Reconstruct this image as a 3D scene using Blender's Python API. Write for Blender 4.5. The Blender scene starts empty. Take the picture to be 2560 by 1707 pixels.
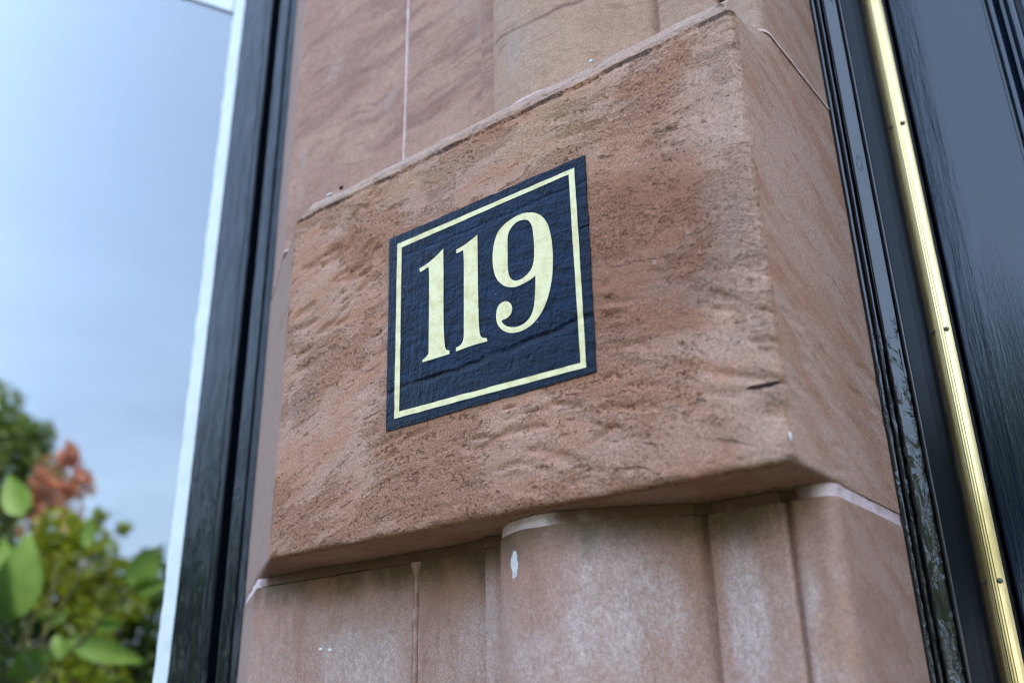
import bpy, math, random
import numpy as np
from mathutils import Matrix, Vector

random.seed(7)
rng = np.random.default_rng(11)
scene = bpy.context.scene
col = scene.collection
R = math.radians

# ------------------------------------------------------------------ camera
cam_d = bpy.data.cameras.new("camera")
cam = bpy.data.objects.new("camera", cam_d)
col.objects.link(cam)
CAM = Vector((0.60602, -0.73253, 1.65105))
rt = Vector((0.787312, 0.616278, -0.018454))
dn = Vector((-0.250240, 0.292047, -0.923087))
fw = Vector((-0.563489, 0.731375, 0.384149))
m3 = Matrix((rt, -dn, -fw)).transposed()
cam.matrix_world = Matrix.Translation(CAM) @ m3.to_4x4()
cam_d.sensor_width = 36.0
cam_d.lens = 33.216
cam_d.clip_start = 0.02
cam_d.clip_end = 600.0
cam_d.dof.use_dof = True
cam_d.dof.focus_distance = 1.05
cam_d.dof.aperture_fstop = 2.8
scene.camera = cam

# ------------------------------------------------------------------ world and sun
SUN_DIR = Vector((0.5675, 0.3018, 0.766)).normalized()       # towards the sun: behind the house, to the right
el = math.asin(SUN_DIR.z)
az = math.atan2(SUN_DIR.x, SUN_DIR.y)
w = bpy.data.worlds.new("World")
scene.world = w
w.use_nodes = True
nt = w.node_tree
for n in list(nt.nodes):
    nt.nodes.remove(n)
wo = nt.nodes.new("ShaderNodeOutputWorld")
bg = nt.nodes.new("ShaderNodeBackground")
sky = nt.nodes.new("ShaderNodeTexSky")
sky.sky_type = 'NISHITA'
sky.sun_disc = False
sky.sun_elevation = el
sky.sun_rotation = az
sky.air_density = 1.25
sky.dust_density = 2.2
sky.ozone_density = 1.0
bg.inputs["Strength"].default_value = 0.15
veil = nt.nodes.new("ShaderNodeMix"); veil.data_type = 'RGBA'      # even veil of thin high cloud
veil.inputs[0].default_value = 0.72
veil.inputs[7].default_value = (1.34, 1.93, 2.95, 1.0)
tcw = nt.nodes.new("ShaderNodeTexCoord")                              # faint drawn-out cirrus in the veil
mpw = nt.nodes.new("ShaderNodeMapping"); mpw.inputs["Scale"].default_value = (1.3, 2.6, 7.5); mpw.inputs["Rotation"].default_value = (0.35, 0.25, 0.6)
nzw = nt.nodes.new("ShaderNodeTexNoise"); nzw.inputs["Scale"].default_value = 1.6; nzw.inputs["Detail"].default_value = 5; nzw.inputs["Roughness"].default_value = 0.55; nzw.inputs["Distortion"].default_value = 0.4
mrw = nt.nodes.new("ShaderNodeMapRange"); mrw.inputs[1].default_value = 0.38; mrw.inputs[2].default_value = 0.68; mrw.inputs[3].default_value = 0.58; mrw.inputs[4].default_value = 0.88
nt.links.new(tcw.outputs["Generated"], mpw.inputs[0]); nt.links.new(mpw.outputs[0], nzw.inputs["Vector"])
nt.links.new(nzw.outputs[0], mrw.inputs[0]); nt.links.new(mrw.outputs[0], veil.inputs[0])
nt.links.new(sky.outputs[0], veil.inputs[6])
nt.links.new(veil.outputs[2], bg.inputs["Color"])
nt.links.new(bg.outputs[0], wo.inputs["Surface"])

sun_d = bpy.data.lights.new("sun", 'SUN')
sun_d.energy = 3.5
sun_d.angle = R(0.5)
sun_d.color = (1.0, 0.95, 0.87)
sun = bpy.data.objects.new("sun", sun_d)
sun.rotation_euler = (-SUN_DIR).to_track_quat('-Z', 'Y').to_euler()
sun.location = (20, 3, 20)
col.objects.link(sun)

vs = scene.view_settings
vs.view_transform = 'Standard'
vs.look = 'None'
vs.exposure = 3.05
vs.gamma = 1.0
vs.use_curve_mapping = False
vs.use_white_balance = True
vs.white_balance_temperature = 6750
vs.white_balance_tint = 10
scene.cycles.use_denoising = True
scene.cycles.denoising_prefilter = 'ACCURATE'
scene.cycles.use_adaptive_sampling = False
scene.cycles.filter_width = 1.2
scene.cycles.sample_clamp_indirect = 4.0
scene.cycles.max_bounces = 10
scene.cycles.transparent_max_bounces = 16
scene.cycles.caustics_reflective = False
scene.cycles.caustics_refractive = False

# ------------------------------------------------------------------ node helper
class G:
    def __init__(s, name):
        s.m = bpy.data.materials.new(name)
        s.m.use_nodes = True
        s.t = s.m.node_tree
        for n in list(s.t.nodes):
            s.t.nodes.remove(n)
        s.out = s.t.nodes.new("ShaderNodeOutputMaterial")
        g = s.t.nodes.new("ShaderNodeNewGeometry")
        s.pos = g.outputs["Position"]
        s.geo = g
    def put(s, sock, v):
        if v is None:
            return
        if isinstance(v, bpy.types.NodeSocket):
            s.t.links.new(v, sock)
        elif isinstance(v, (tuple, list)) and sock.type == 'RGBA' and len(v) == 3:
            sock.default_value = (*v, 1.0)
        else:
            sock.default_value = v
    def math(s, op, a, b=None, c=None, clamp=False):
        n = s.t.nodes.new("ShaderNodeMath"); n.operation = op; n.use_clamp = clamp
        s.put(n.inputs[0], a); s.put(n.inputs[1], b); s.put(n.inputs[2], c)
        return n.outputs[0]
    def add(s, a, b): return s.math('ADD', a, b)
    def sub(s, a, b): return s.math('SUBTRACT', a, b)
    def mul(s, a, b): return s.math('MULTIPLY', a, b)
    def vec(s, v, sc):
        n = s.t.nodes.new("ShaderNodeVectorMath"); n.operation = 'MULTIPLY'
        s.put(n.inputs[0], v); n.inputs[1].default_value = sc
        return n.outputs[0]
    def off(s, v, o):
        n = s.t.nodes.new("ShaderNodeVectorMath"); n.operation = 'ADD'
        s.put(n.inputs[0], v); n.inputs[1].default_value = o
        return n.outputs[0]
    def sep(s, v):
        n = s.t.nodes.new("ShaderNodeSeparateXYZ"); s.put(n.inputs[0], v); return n.outputs
    def comb(s, x, y, z):
        n = s.t.nodes.new("ShaderNodeCombineXYZ")
        s.put(n.inputs[0], x); s.put(n.inputs[1], y); s.put(n.inputs[2], z); return n.outputs[0]
    def noise(s, v, scale, detail=3, rough=0.55, dist=0.0):
        n = s.t.nodes.new("ShaderNodeTexNoise")
        s.put(n.inputs["Vector"], v)
        n.inputs["Scale"].default_value = scale
        n.inputs["Detail"].default_value = detail
        n.inputs["Roughness"].default_value = rough
        n.inputs["Distortion"].default_value = dist
        return n.outputs[0]
    def voro(s, v, scale):
        n = s.t.nodes.new("ShaderNodeTexVoronoi")
        s.put(n.inputs["Vector"], v); n.inputs["Scale"].default_value = scale
        return n.outputs["Distance"]
    def ss(s, v, a, b, lo=0.0, hi=1.0):
        n = s.t.nodes.new("ShaderNodeMapRange"); n.interpolation_type = 'SMOOTHSTEP'
        s.put(n.inputs[0], v)
        n.inputs[1].default_value = a; n.inputs[2].default_value = b
        n.inputs[3].default_value = lo; n.inputs[4].default_value = hi
        return n.outputs[0]
    def lin(s, v, a, b, lo=0.0, hi=1.0):
        n = s.t.nodes.new("ShaderNodeMapRange")
        s.put(n.inputs[0], v)
        n.inputs[1].default_value = a; n.inputs[2].default_value = b
        n.inputs[3].default_value = lo; n.inputs[4].default_value = hi
        return n.outputs[0]
    def mix(s, f, a, b, mode='MIX'):
        n = s.t.nodes.new("ShaderNodeMix"); n.data_type = 'RGBA'; n.blend_type = mode
        s.put(n.inputs[0], f); s.put(n.inputs[6], a); s.put(n.inputs[7], b)
        return n.outputs[2]
    def scale_col(s, c, f):
        k = s.t.nodes.new("ShaderNodeVectorMath"); k.operation = 'SCALE'
        s.put(k.inputs[0], c); s.put(k.inputs[3], f)
        return k.outputs[0]
    def bump(s, h, strength, dist, nrm=None):
        n = s.t.nodes.new("ShaderNodeBump")
        n.inputs["Strength"].default_value = strength
        n.inputs["Distance"].default_value = dist
        s.put(n.inputs["Height"], h)
        s.put(n.inputs["Normal"], nrm)
        return n.outputs[0]
    def bsdf(s, color, rough=0.6, metal=0.0, spec=0.5, nrm=None, ior=1.45, **kw):
        n = s.t.nodes.new("ShaderNodeBsdfPrincipled")
        s.put(n.inputs["Base Color"], color)
        s.put(n.inputs["Roughness"], rough)
        s.put(n.inputs["Metallic"], metal)
        s.put(n.inputs["Specular IOR Level"], spec)
        n.inputs["IOR"].default_value = ior
        s.put(n.inputs["Normal"], nrm)
        for k, v in kw.items():
            s.put(n.inputs[k.replace("_", " ")], v)
        s.t.links.new(n.outputs[0], s.out.inputs["Surface"])
        return n
    def blob(s, x, z, cx, cz, rx, rz):
        dx = s.mul(s.sub(x, cx), 1.0 / rx); dz = s.mul(s.sub(z, cz), 1.0 / rz)
        return s.add(s.mul(dx, dx), s.mul(dz, dz))

# ------------------------------------------------------------------ materials
def mat_block():
    g = G("tooled_red_sandstone")
    x, y, z = g.sep(g.pos)
    side = g.ss(y, 0.004, 0.014)                         # dressed returns are smoother than the tooled face
    # bedding lines bend across the stone
    bend = g.mul(g.mul(g.mul(x, x), 0.62), g.lin(z, 1.95, 2.33, 1.0, 0.0))
    wob = g.mul(g.sub(g.noise(g.pos, 6.0, 2), 0.5), 0.03)
    zb = g.add(g.add(z, bend), wob)
    zb = g.add(zb, g.mul(g.mul(y, side), 0.30))
    bv = g.comb(x, y, g.mul(zb, 3.2))
    grain = g.noise(g.pos, 640.0, 2, 0.7)
    grain2 = g.noise(g.pos, 260.0, 4, 0.7)
    gran = g.noise(g.vec(g.pos, (1, 1, 1.35)), 210.0, 4, 0.72)
    band = g.noise(bv, 8.0, 5, 0.6, 0.2)
    streak = g.noise(g.comb(x, y, g.mul(zb, 3.4)), 27.0, 5, 0.6, 0.25)
    fstreak = g.noise(g.comb(x, y, g.mul(zb, 2.5)), 68.0, 4, 0.62, 0.2)
    region = g.ss(g.noise(g.comb(x, y, g.mul(zb, 1.9)), 6.0, 4, 0.55), 0.40, 0.60)
    # open, sandy patches: bedded clusters of pits broken up by the grain
    rough_in = g.add(g.add(g.mul(streak, 0.55), g.mul(region, 0.22)), g.add(g.mul(fstreak, 0.35), g.mul(gran, 0.55)))
    roughm = g.ss(rough_in, 0.80, 0.93)
    pit = g.ss(g.add(g.mul(g.sub(streak, 0.5), 0.75), g.add(g.mul(g.sub(fstreak, 0.5), 0.55), g.add(g.mul(g.sub(gran, 0.5), 1.5), g.mul(region, 0.15)))), 0.25, 0.38)
    n6 = g.noise(g.pos, 14.0, 4)
    dred = g.ss(g.sub(g.blob(x, z, 0.215, 2.09, 0.115, 0.125), g.mul(g.sub(n6, 0.5), 1.6)), 1.25, 0.2)
    dred = g.mul(dred, g.sub(1.0, side))
    rim = g.mul(g.ss(g.add(x, g.mul(g.sub(n6, 0.5), 0.10)), 0.258, 0.305), g.ss(y, 0.012, 0.002))
    pale, mid, dark = (0.465, 0.258, 0.184), (0.435, 0.203, 0.125), (0.185, 0.070, 0.042)
    c = g.mix(g.ss(band, 0.40, 0.62), pale, mid)
    c = g.mix(g.mul(g.ss(g.noise(bv, 5.0, 4, 0.6), 0.48, 0.66), 0.34), c, (0.43, 0.258, 0.195))
    c = g.mix(g.mul(roughm, 0.62), c, (0.365, 0.160, 0.088))
    c = g.mix(g.mul(dred, 0.76), c, (0.262, 0.106, 0.060))
    ora = g.mul(g.mul(g.ss(g.noise(g.comb(x, y, g.mul(zb, 2.0)), 5.5, 4), 0.46, 0.62), g.ss(z, 2.14, 2.30)), g.sub(1.0, side))
    c = g.mix(g.mul(ora, 0.6), c, (0.42, 0.235, 0.140))
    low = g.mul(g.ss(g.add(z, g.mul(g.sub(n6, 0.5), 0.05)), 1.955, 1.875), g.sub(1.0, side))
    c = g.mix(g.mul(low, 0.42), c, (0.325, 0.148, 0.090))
    pit = g.mul(pit, g.lin(side, 0, 1, 1.0, 0.12))
    # dressed side with diagonal bedding; sky light is put in as a paler colour
    sn = g.noise(g.comb(x, g.mul(y, 0.5), g.mul(zb, 2.2)), 14.0, 5, 0.6, 0.3)
    sc = g.mix(g.ss(sn, 0.42, 0.64), (0.475, 0.292, 0.222), (0.425, 0.215, 0.145))
    hair = g.ss(g.noise(g.comb(x, g.mul(y, 0.8), g.mul(zb, 5.5)), 22.0, 5, 0.6, 0.3), 0.60, 0.66)
    sc = g.mix(g.mul(hair, 0.45), sc, (0.25, 0.115, 0.075))
    sc = g.mix(g.ss(x, -0.30, -0.36), sc, (0.35, 0.22, 0.175))
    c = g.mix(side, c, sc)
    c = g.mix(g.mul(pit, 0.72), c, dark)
    seam = g.mul(g.ss(g.noise(g.comb(x, y, g.mul(zb, 8.0)), 13.0, 6, 0.62, 0.15), 0.635, 0.66), g.ss(g.noise(g.pos, 90, 3), 0.36, 0.52))
    seam = g.mul(seam, g.lin(side, 0, 1, 1.0, 0.3))
    c = g.mix(g.mul(seam, 0.65), c, (0.12, 0.052, 0.035))
    c = g.mix(g.mul(rim, 0.5), c, (0.45, 0.295, 0.222))
    # lichen spots
    vo = g.voro(g.off(g.pos, (0.3, 0.1, 0.0)), 46.0)
    lich = g.mul(g.ss(g.add(vo, g.mul(g.sub(g.noise(g.pos, 300, 2), 0.5), 0.14)), 0.17, 0.11), g.ss(g.noise(g.pos, 9.0, 2), 0.57, 0.63))
    c = g.mix(g.mul(lich, 0.5), c, (0.47, 0.35, 0.255))
    # grey weathered top chamfer with a dark line under it
    topz = g.add(z, g.mul(g.sub(g.noise(g.pos, 34.0, 5, 0.65), 0.5), 0.014))
    cham = g.mul(g.mul(g.ss(topz, 2.318, 2.327), g.ss(g.noise(g.pos, 70, 5, 0.7), 0.25, 0.6, 0.35, 0.95)), g.ss(y, 0.10, 0.06))
    c = g.mix(g.mul(cham, 0.62), c, (0.345, 0.255, 0.200))
    line = g.mul(g.mul(g.ss(topz, 2.3135, 2.3175), g.ss(topz, 2.3245, 2.3195)), g.ss(g.add(g.mul(g.noise(g.pos, 20, 3), 0.6), g.mul(gran, 0.4)), 0.46, 0.56))
    line = g.mul(line, g.sub(1.0, side))
    c = g.mix(g.mul(line, 0.75), c, (0.065, 0.042, 0.033))
    soot = g.mul(g.mul(g.ss(g.noise(g.pos, 7.0, 4, 0.6), 0.57, 0.70), 0.26), g.sub(1.0, side))
    c = g.mix(soot, c, (0.205, 0.160, 0.150))
    # crack near the right arris
    crz = g.add(z, g.mul(g.sub(g.noise(g.pos, 80, 2), 0.5), 0.004))
    crack = g.ss(g.blob(x, crz, 0.311, 1.922, 0.017, 0.0026), 1.0, 0.4)
    c = g.mix(crack, c, (0.03, 0.015, 0.01))
    gf = g.mul(g.lin(grain, 0.3, 0.7, 0.62, 1.38), g.lin(grain2, 0.3, 0.7, 0.80, 1.20))
    c = g.scale_col(c, gf)
    h = g.sub(g.add(g.mul(grain, 0.08), g.mul(grain2, 0.25)), g.add(g.mul(pit, 0.9), g.add(g.mul(seam, 0.6), g.mul(crack, 1.5))))
    h = g.sub(h, g.mul(g.mul(roughm, g.sub(1.0, side)), 0.35))
    h = g.add(h, g.add(g.mul(g.noise(bv, 40, 5, 0.65), 0.5), g.mul(lich, 0.25)))
    h = g.sub(h, g.mul(line, 0.9))
    nrm = g.bump(h, 0.9, 0.0028)
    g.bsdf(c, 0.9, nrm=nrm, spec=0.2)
    return g.m

def mat_ashlar(kind):
    g = G("smooth_red_sandstone_" + kind)
    x, y, z = g.sep(g.pos)
    n1 = g.noise(g.pos, 6.0, 4, 0.55, 0.4)
    c = g.mix(g.ss(n1, 0.38, 0.62), (0.41, 0.230, 0.158), (0.345, 0.172, 0.112))
    if kind == "upper":
        c = g.mix(g.ss(n1, 0.36, 0.62), (0.455, 0.257, 0.182), (0.39, 0.202, 0.150))
        # diagonal bedding sweeps and thin curved veins
        zz = g.add(g.add(z, g.mul(x, -0.10)), g.mul(g.sub(g.noise(g.pos, 5.0, 2), 0.5), 0.12))
        bed = g.noise(g.comb(g.mul(x, 0.55), y, g.mul(zz, 3.0)), 9.0, 5, 0.55, 0.3)
        c = g.mix(g.mul(g.ss(bed, 0.48, 0.66), 0.62), c, (0.25, 0.125, 0.098))
        roll = g.ss(x, -0.045, -0.02)
        c = g.mix(g.mul(roll, 0.55), c, (0.42, 0.275, 0.18))
        # vein winding round the roll
        vz = g.add(z, g.add(g.mul(g.math('SINE', g.mul(x, 26.0)), 0.012), g.mul(g.sub(g.noise(g.pos, 10.0, 2), 0.5), 0.05)))
        vd = g.math('ABSOLUTE', g.sub(vz, 2.478))
        v1 = g.mul(g.ss(vd, 0.0055, 0.0008), roll)
        c = g.mix(g.mul(v1, 0.6), c, (0.15, 0.06, 0.045))
        fv = g.noise(g.comb(g.mul(x, 0.6), y, g.mul(zz, 5.0)), 20.0, 4, 0.55, 0.8)
        v2 = g.mul(g.ss(fv, 0.585, 0.63), 0.34)
        c = g.mix(v2, c, (0.19, 0.085, 0.062))
        c = g.mix(g.mul(g.ss(g.noise(g.vec(g.pos, (1, 1, 0.55)), 15.0, 3), 0.55, 0.68), 0.4), c, (0.41, 0.29, 0.25))
        c = g.mix(g.mul(g.ss(g.noise(g.off(g.pos, (4, 2, 1)), 26.0, 3), 0.62, 0.72), 0.5), c, (0.33, 0.145, 0.08))
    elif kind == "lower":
        c = g.mix(g.ss(n1, 0.36, 0.64), (0.425, 0.260, 0.202), (0.375, 0.200, 0.145))
        run = g.noise(g.vec(g.pos, (1, 1, 0.16)), 26.0, 4, 0.6)
        c = g.mix(g.mul(g.ss(run, 0.48, 0.64), 0.5), c, (0.30, 0.14, 0.085))
        # lime bloom on the roll and the flats
        mot = g.noise(g.vec(g.pos, (1, 1, 0.6)), 300.0, 4, 0.75)
        mot2 = g.noise(g.vec(g.pos, (1, 1, 0.35)), 30.0, 4, 0.6)
        c = g.mix(g.mul(g.ss(mot, 0.40, 0.66), g.ss(z, 1.80, 1.74, 0.0, 0.32)), c, (0.52, 0.41, 0.37))
        def zone(cx, cz, rx, rz, k):
            b = g.ss(g.sub(g.blob(x, z, cx, cz, rx, rz), g.mul(g.sub(mot2, 0.5), 1.2)), 1.1, 0.15)
            return g.mul(b, k)
        zo = zone(0.125, 1.765, 0.065, 0.095, 1.0)
        for zn in (zone(0.235, 1.745, 0.022, 0.09, 1.0), zone(-0.055, 1.76, 0.014, 0.10, 0.8), zone(0.295, 1.73, 0.012, 0.07, 0.7),
                   zone(-0.27, 1.735, 0.085, 0.05, 0.75), zone(-0.09, 1.745, 0.04, 0.05, 0.5), zone(0.07, 1.71, 0.09, 0.04, 0.6)):
            zo = g.math('MAXIMUM', zo, zn)
        bloom = g.mul(zo, g.mul(g.ss(mot, 0.34, 0.64, 0.35, 1.0), g.ss(mot2, 0.34, 0.62, 0.45, 1.0)))
        c = g.mix(g.mul(bloom, 0.62), c, (0.60, 0.47, 0.44))
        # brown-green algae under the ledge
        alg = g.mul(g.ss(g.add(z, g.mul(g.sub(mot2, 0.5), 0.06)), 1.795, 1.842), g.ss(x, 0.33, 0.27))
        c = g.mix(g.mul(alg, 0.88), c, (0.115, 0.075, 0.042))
        c = g.mix(g.mul(g.ss(g.noise(g.off(g.pos, (1, 5, 2)), 9.0, 3), 0.56, 0.68), 0.45), c, (0.36, 0.165, 0.095))
        # white paint splash
        e = g.blob(x, z, 0.018, 1.8085, 0.0062, 0.0155)
        sp = g.ss(g.sub(e, g.mul(g.sub(g.noise(g.pos, 160, 3), 0.5), 2.2)), 1.0, 0.75)
        c = g.mix(sp, c, (0.62, 0.57, 0.53))
        dots = g.ss(g.blob(x, z, -0.318, 1.752, 0.004, 0.0018), 1.0, 0.7)
        dots = g.math('MAXIMUM', dots, g.ss(g.blob(x, z, -0.335, 1.754, 0.0035, 0.0016), 1.0, 0.7))
        c = g.mix(dots, c, (0.75, 0.73, 0.7))
    # reveal by the door, sky light put in its paler pink; splay by window
    rev = g.ss(y, 0.095, 0.115)
    dz = g.add(z, g.mul(y, 0.35))
    rb = g.noise(g.comb(x, g.mul(y, 0.6), g.mul(dz, 2.4)), 16.0, 5, 0.6, 0.4)
    c2 = g.mix(g.ss(rb, 0.42, 0.62), (0.44, 0.27, 0.205), (0.38, 0.198, 0.136))
    c2 = g.mix(g.ss(x, -0.30, -0.42), c2, (0.335, 0.212, 0.170))
    c = g.mix(g.mul(rev, 0.75), c, c2)
    grain = g.noise(g.pos, 560.0, 3, 0.7)
    g2 = g.noise(g.pos, 120.0, 3, 0.6)
    c = g.scale_col(c, g.mul(g.lin(grain, 0.3, 0.7, 0.70, 1.30), g.lin(g2, 0.3, 0.7, 0.90, 1.10)))
    spk = g.ss(g.voro(g.pos, 60.0), 0.035, 0.02)
    c = g.mix(g.mul(spk, 0.5), c, (0.6, 0.54, 0.5))
    h = g.add(g.mul(grain, 0.10), g.add(g.mul(g2, 0.4), g.mul(g.noise(g.pos, 30, 4), 0.8)))
    nrm = g.bump(h, 0.45, 0.0016)
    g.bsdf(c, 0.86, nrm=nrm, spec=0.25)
    return g.m

def mat_block_side():
    g = G("dressed_sandstone_side")
    x, y, z = g.sep(g.pos)
    return g

def mat_mortar(name, a, b, dirt):
    g = G(name)
    n = g.noise(g.pos, 45.0, 5, 0.65)
    x, y, z = g.sep(g.pos)
    c = g.mix(g.ss(n, 0.4, 0.62), a, b)
    if dirt:
        # soiled, except on the clean repointing of the reveal, splay and roll
        d = g.ss(g.noise(g.pos, 16.0, 4), 0.32, 0.46)
        xn = g.add(x, g.mul(g.sub(g.noise(g.pos, 70, 3), 0.5), 0.03))
        clean = g.math('MAXIMUM', g.mul(g.ss(xn, -0.03, -0.015), g.ss(xn, 0.085, 0.055)), g.math('MAXIMUM', g.ss(xn, 0.300, 0.316), g.ss(xn, -0.445, -0.470)))
        d = g.mul(g.sub(1.0, clean), g.lin(d, 0.0, 1.0, 0.75, 1.0))
        c = g.mix(d, c, (0.155, 0.085, 0.055))
    gr = g.noise(g.pos, 480.0, 2)
    c = g.scale_col(c, g.lin(gr, 0.3, 0.7, 0.86, 1.12))
    nrm = g.bump(g.add(g.mul(gr, 0.4), n), 0.6, 0.002)
    g.bsdf(c, 0.9, nrm=nrm, spec=0.2)
    return g.m

def mat_gloss(name, rough=0.13, bump=0.25, wrinkle=False, ior=2.0, brush=(420, 420, 9), col_=(0.0055, 0.0062, 0.008), kdist=0.0007):
    g = G(name)
    x, y, z = g.sep(g.pos)
    b = g.noise(g.vec(g.pos, brush), 1.0, 3, 0.6)
    lump = g.noise(g.vec(g.pos, (1, 1, 0.28)), 42.0, 3, 0.5)
    h = g.add(g.mul(b, 0.25), g.mul(lump, 0.9))
    if wrinkle:
        wn = g.noise(g.vec(g.pos, (1, 1, 0.32)), 85.0, 4, 0.55, 0.8)
        zone = g.ss(g.add(z, g.mul(g.sub(g.noise(g.pos, 12, 2), 0.5), 0.25)), 2.10, 2.02)
        h = g.add(h, g.mul(g.ss(wn, 0.42, 0.68), g.mul(zone, 1.9)))
        chip = g.mul(g.ss(g.noise(g.vec(g.pos, (1, 1, 0.3)), 60.0, 4, 0.6, 0.6), 0.64, 0.69), 0.7)
        h = g.sub(h, chip)
    nrm = g.bump(h, bump, kdist)
    speck = g.ss(g.voro(g.vec(g.pos, (1, 1, 0.6)), 75.0), 0.03, 0.018)
    c = g.mix(g.mul(speck, 0.2), col_, (0.35, 0.34, 0.32))
    g.bsdf(c, g.add(rough, g.mul(g.noise(g.vec(g.pos, (1, 1, 0.3)), 20.0, 3), 0.06)), nrm=nrm, ior=ior)
    return g.m

def mat_door():
    g = G("black_gloss_door_paint")
    x, y, z = g.sep(g.pos)
    br = g.noise(g.vec(g.pos, (520, 520, 14)), 1.0, 4, 0.65)
    wv = g.noise(g.vec(g.pos, (300, 300, 70)), 1.0, 3, 0.6)
    edge = g.ss(x, 0.438, 0.412)
    tex = g.math('MAXIMUM', g.ss(g.add(z, g.mul(g.sub(g.noise(g.pos, 9, 2), 0.5), 0.2)), 2.27, 2.14), edge)
    h = g.add(g.mul(g.add(g.mul(br, 1.0), g.mul(wv, 0.35)), g.lin(tex, 0, 1, 0.10, 0.85)), g.mul(g.noise(g.vec(g.pos, (1, 1, 0.3)), 24.0, 2), 0.5))
    sag = g.mul(g.noise(g.vec(g.pos, (95, 95, 7)), 1.0, 4, 0.6), g.mul(edge, 2.6))
    h = g.add(h, sag)
    nrm = g.bump(h, 0.42, 0.0009)
    g.bsdf((0.005, 0.011, 0.026), 0.07, nrm=nrm, ior=1.6)
    return g.m

def mat_brass():
    g = G("polished_brass")
    n = g.noise(g.vec(g.pos, (700, 700, 6)), 1.0, 3, 0.6)
    t = g.noise(g.vec(g.pos, (1, 1, 0.3)), 30.0, 4, 0.6)
    c = g.mix(g.ss(t, 0.5, 0.75), (0.78, 0.60, 0.30), (0.58, 0.43, 0.18))
    g.bsdf(c, g.lin(t, 0.3, 0.7, 0.24, 0.36), metal=1.0, nrm=g.bump(n, 0.25, 0.0004))
    return g.m

def stone_under_paint(g):
    x, y, z = g.sep(g.pos)
    zb = g.add(z, g.mul(g.mul(x, x), 0.5))
    s1 = g.noise(g.comb(x, y, g.mul(z, 0.45)), 170.0, 4, 0.65, 0.5)
    s2 = g.noise(g.comb(x, y, g.mul(zb, 3.0)), 30.0, 5, 0.6, 0.3)
    s3 = g.noise(g.pos, 300.0, 3, 0.6)
    cz = g.add(z, g.add(g.mul(x, -0.05), g.mul(g.sub(g.noise(g.pos, 18, 3), 0.5), 0.016)))
    cr = g.mul(g.ss(g.math('ABSOLUTE', g.sub(cz, 2.026)), 0.0060, 0.0002), g.ss(g.noise(g.pos, 11, 2), 0.34, 0.55, 0.15, 0.9))
    cz2 = g.add(z, g.mul(g.sub(g.noise(g.pos, 18, 3), 0.5), 0.012))
    cr2 = g.mul(g.ss(g.math('ABSOLUTE', g.sub(cz2, 2.191)), 0.0035, 0.0002), 0.25)
    cr3 = g.mul(g.ss(g.math('ABSOLUTE', g.sub(cz2, 2.137)), 0.002, 0.0004), g.ss(x, 0.134, 0.138))
    pit = g.mul(g.ss(g.noise(g.comb(x, y, g.mul(z, 0.6)), 90.0, 4, 0.6), 0.60, 0.68), 0.7)
    ridge = g.mul(g.ss(x, -0.02, -0.10), g.noise(g.comb(x, y, g.mul(z, 0.16)), 210.0, 3, 0.6))
    h = g.add(g.add(g.mul(s1, 0.9), g.mul(s2, 1.2)), g.mul(s3, 0.35))
    h = g.sub(g.add(h, g.mul(ridge, 1.1)), g.add(pit, g.mul(g.add(cr, g.add(cr2, cr3)), 1.0)))
    return x, y, z, h, s1, s2, cr, pit

def mat_navy():
    g = G("navy_sign_paint")
    x, y, z, h, s1, s2, cr, pit = stone_under_paint(g)
    c = g.mix(g.ss(s2, 0.35, 0.65), (0.0052, 0.0185, 0.050), (0.0028, 0.0082, 0.021))
    c = g.mix(g.mul(g.math('MAXIMUM', cr, pit), 0.7), c, (0.006, 0.008, 0.012))
    # the outer margin was cut in with a blacker coat
    ax = g.math('ABSOLUTE', x); azz = g.math('ABSOLUTE', g.sub(z, 2.0995))
    rim = g.math('MAXIMUM', g.ss(ax, 0.1335, 0.1355), g.ss(azz, 0.1165, 0.1185))
    c = g.mix(g.mul(rim, 0.6), c, (0.008, 0.013, 0.026))
    foot_tone = g.ss(g.add(z, g.mul(g.sub(s2, 0.5), 0.05)), 2.03, 2.015)  # greyer navy towards the panel's foot
    c = g.mix(g.mul(foot_tone, 0.45), c, (0.010, 0.016, 0.028))
    spk = g.ss(g.voro(g.pos, 42.0), 0.030, 0.02)
    c = g.mix(g.mul(spk, 0.8), c, (0.5, 0.5, 0.5))
    g.bsdf(c, 0.34, nrm=g.bump(h, 1.0, 0.0030), ior=1.19)
    return g.m

def mat_gold():
    g = G("gold_sign_paint")
    x, y, z, h, s1, s2, cr, pit = stone_under_paint(g)
    n = g.noise(g.pos, 60.0, 5, 0.65)
    c = g.mix(g.ss(n, 0.42, 0.66), (0.78, 0.655, 0.35), (0.66, 0.525, 0.235))
    sc = g.ss(g.noise(g.vec(g.pos, (1, 1, 0.5)), 240.0, 4, 0.7), 0.60, 0.68)
    c = g.mix(g.mul(sc, 0.4), c, (0.42, 0.33, 0.12))
    g.bsdf(c, 0.45, metal=0.15, nrm=g.bump(h, 0.35, 0.0013))
    return g.m

def mat_plain(name, c, rough=0.7, nscale=20.0, var=0.2, spec=0.4, bump=0.2):
    g = G(name)
    n = g.noise(g.pos, nscale, 4, 0.6)
    cc = g.scale_col(g.mix(0.0, c, c), g.lin(n, 0.3, 0.7, 1 - var, 1 + var))
    g.bsdf(cc, rough, nrm=g.bump(n, bump, 0.003), spec=spec)
    return g.m

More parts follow.
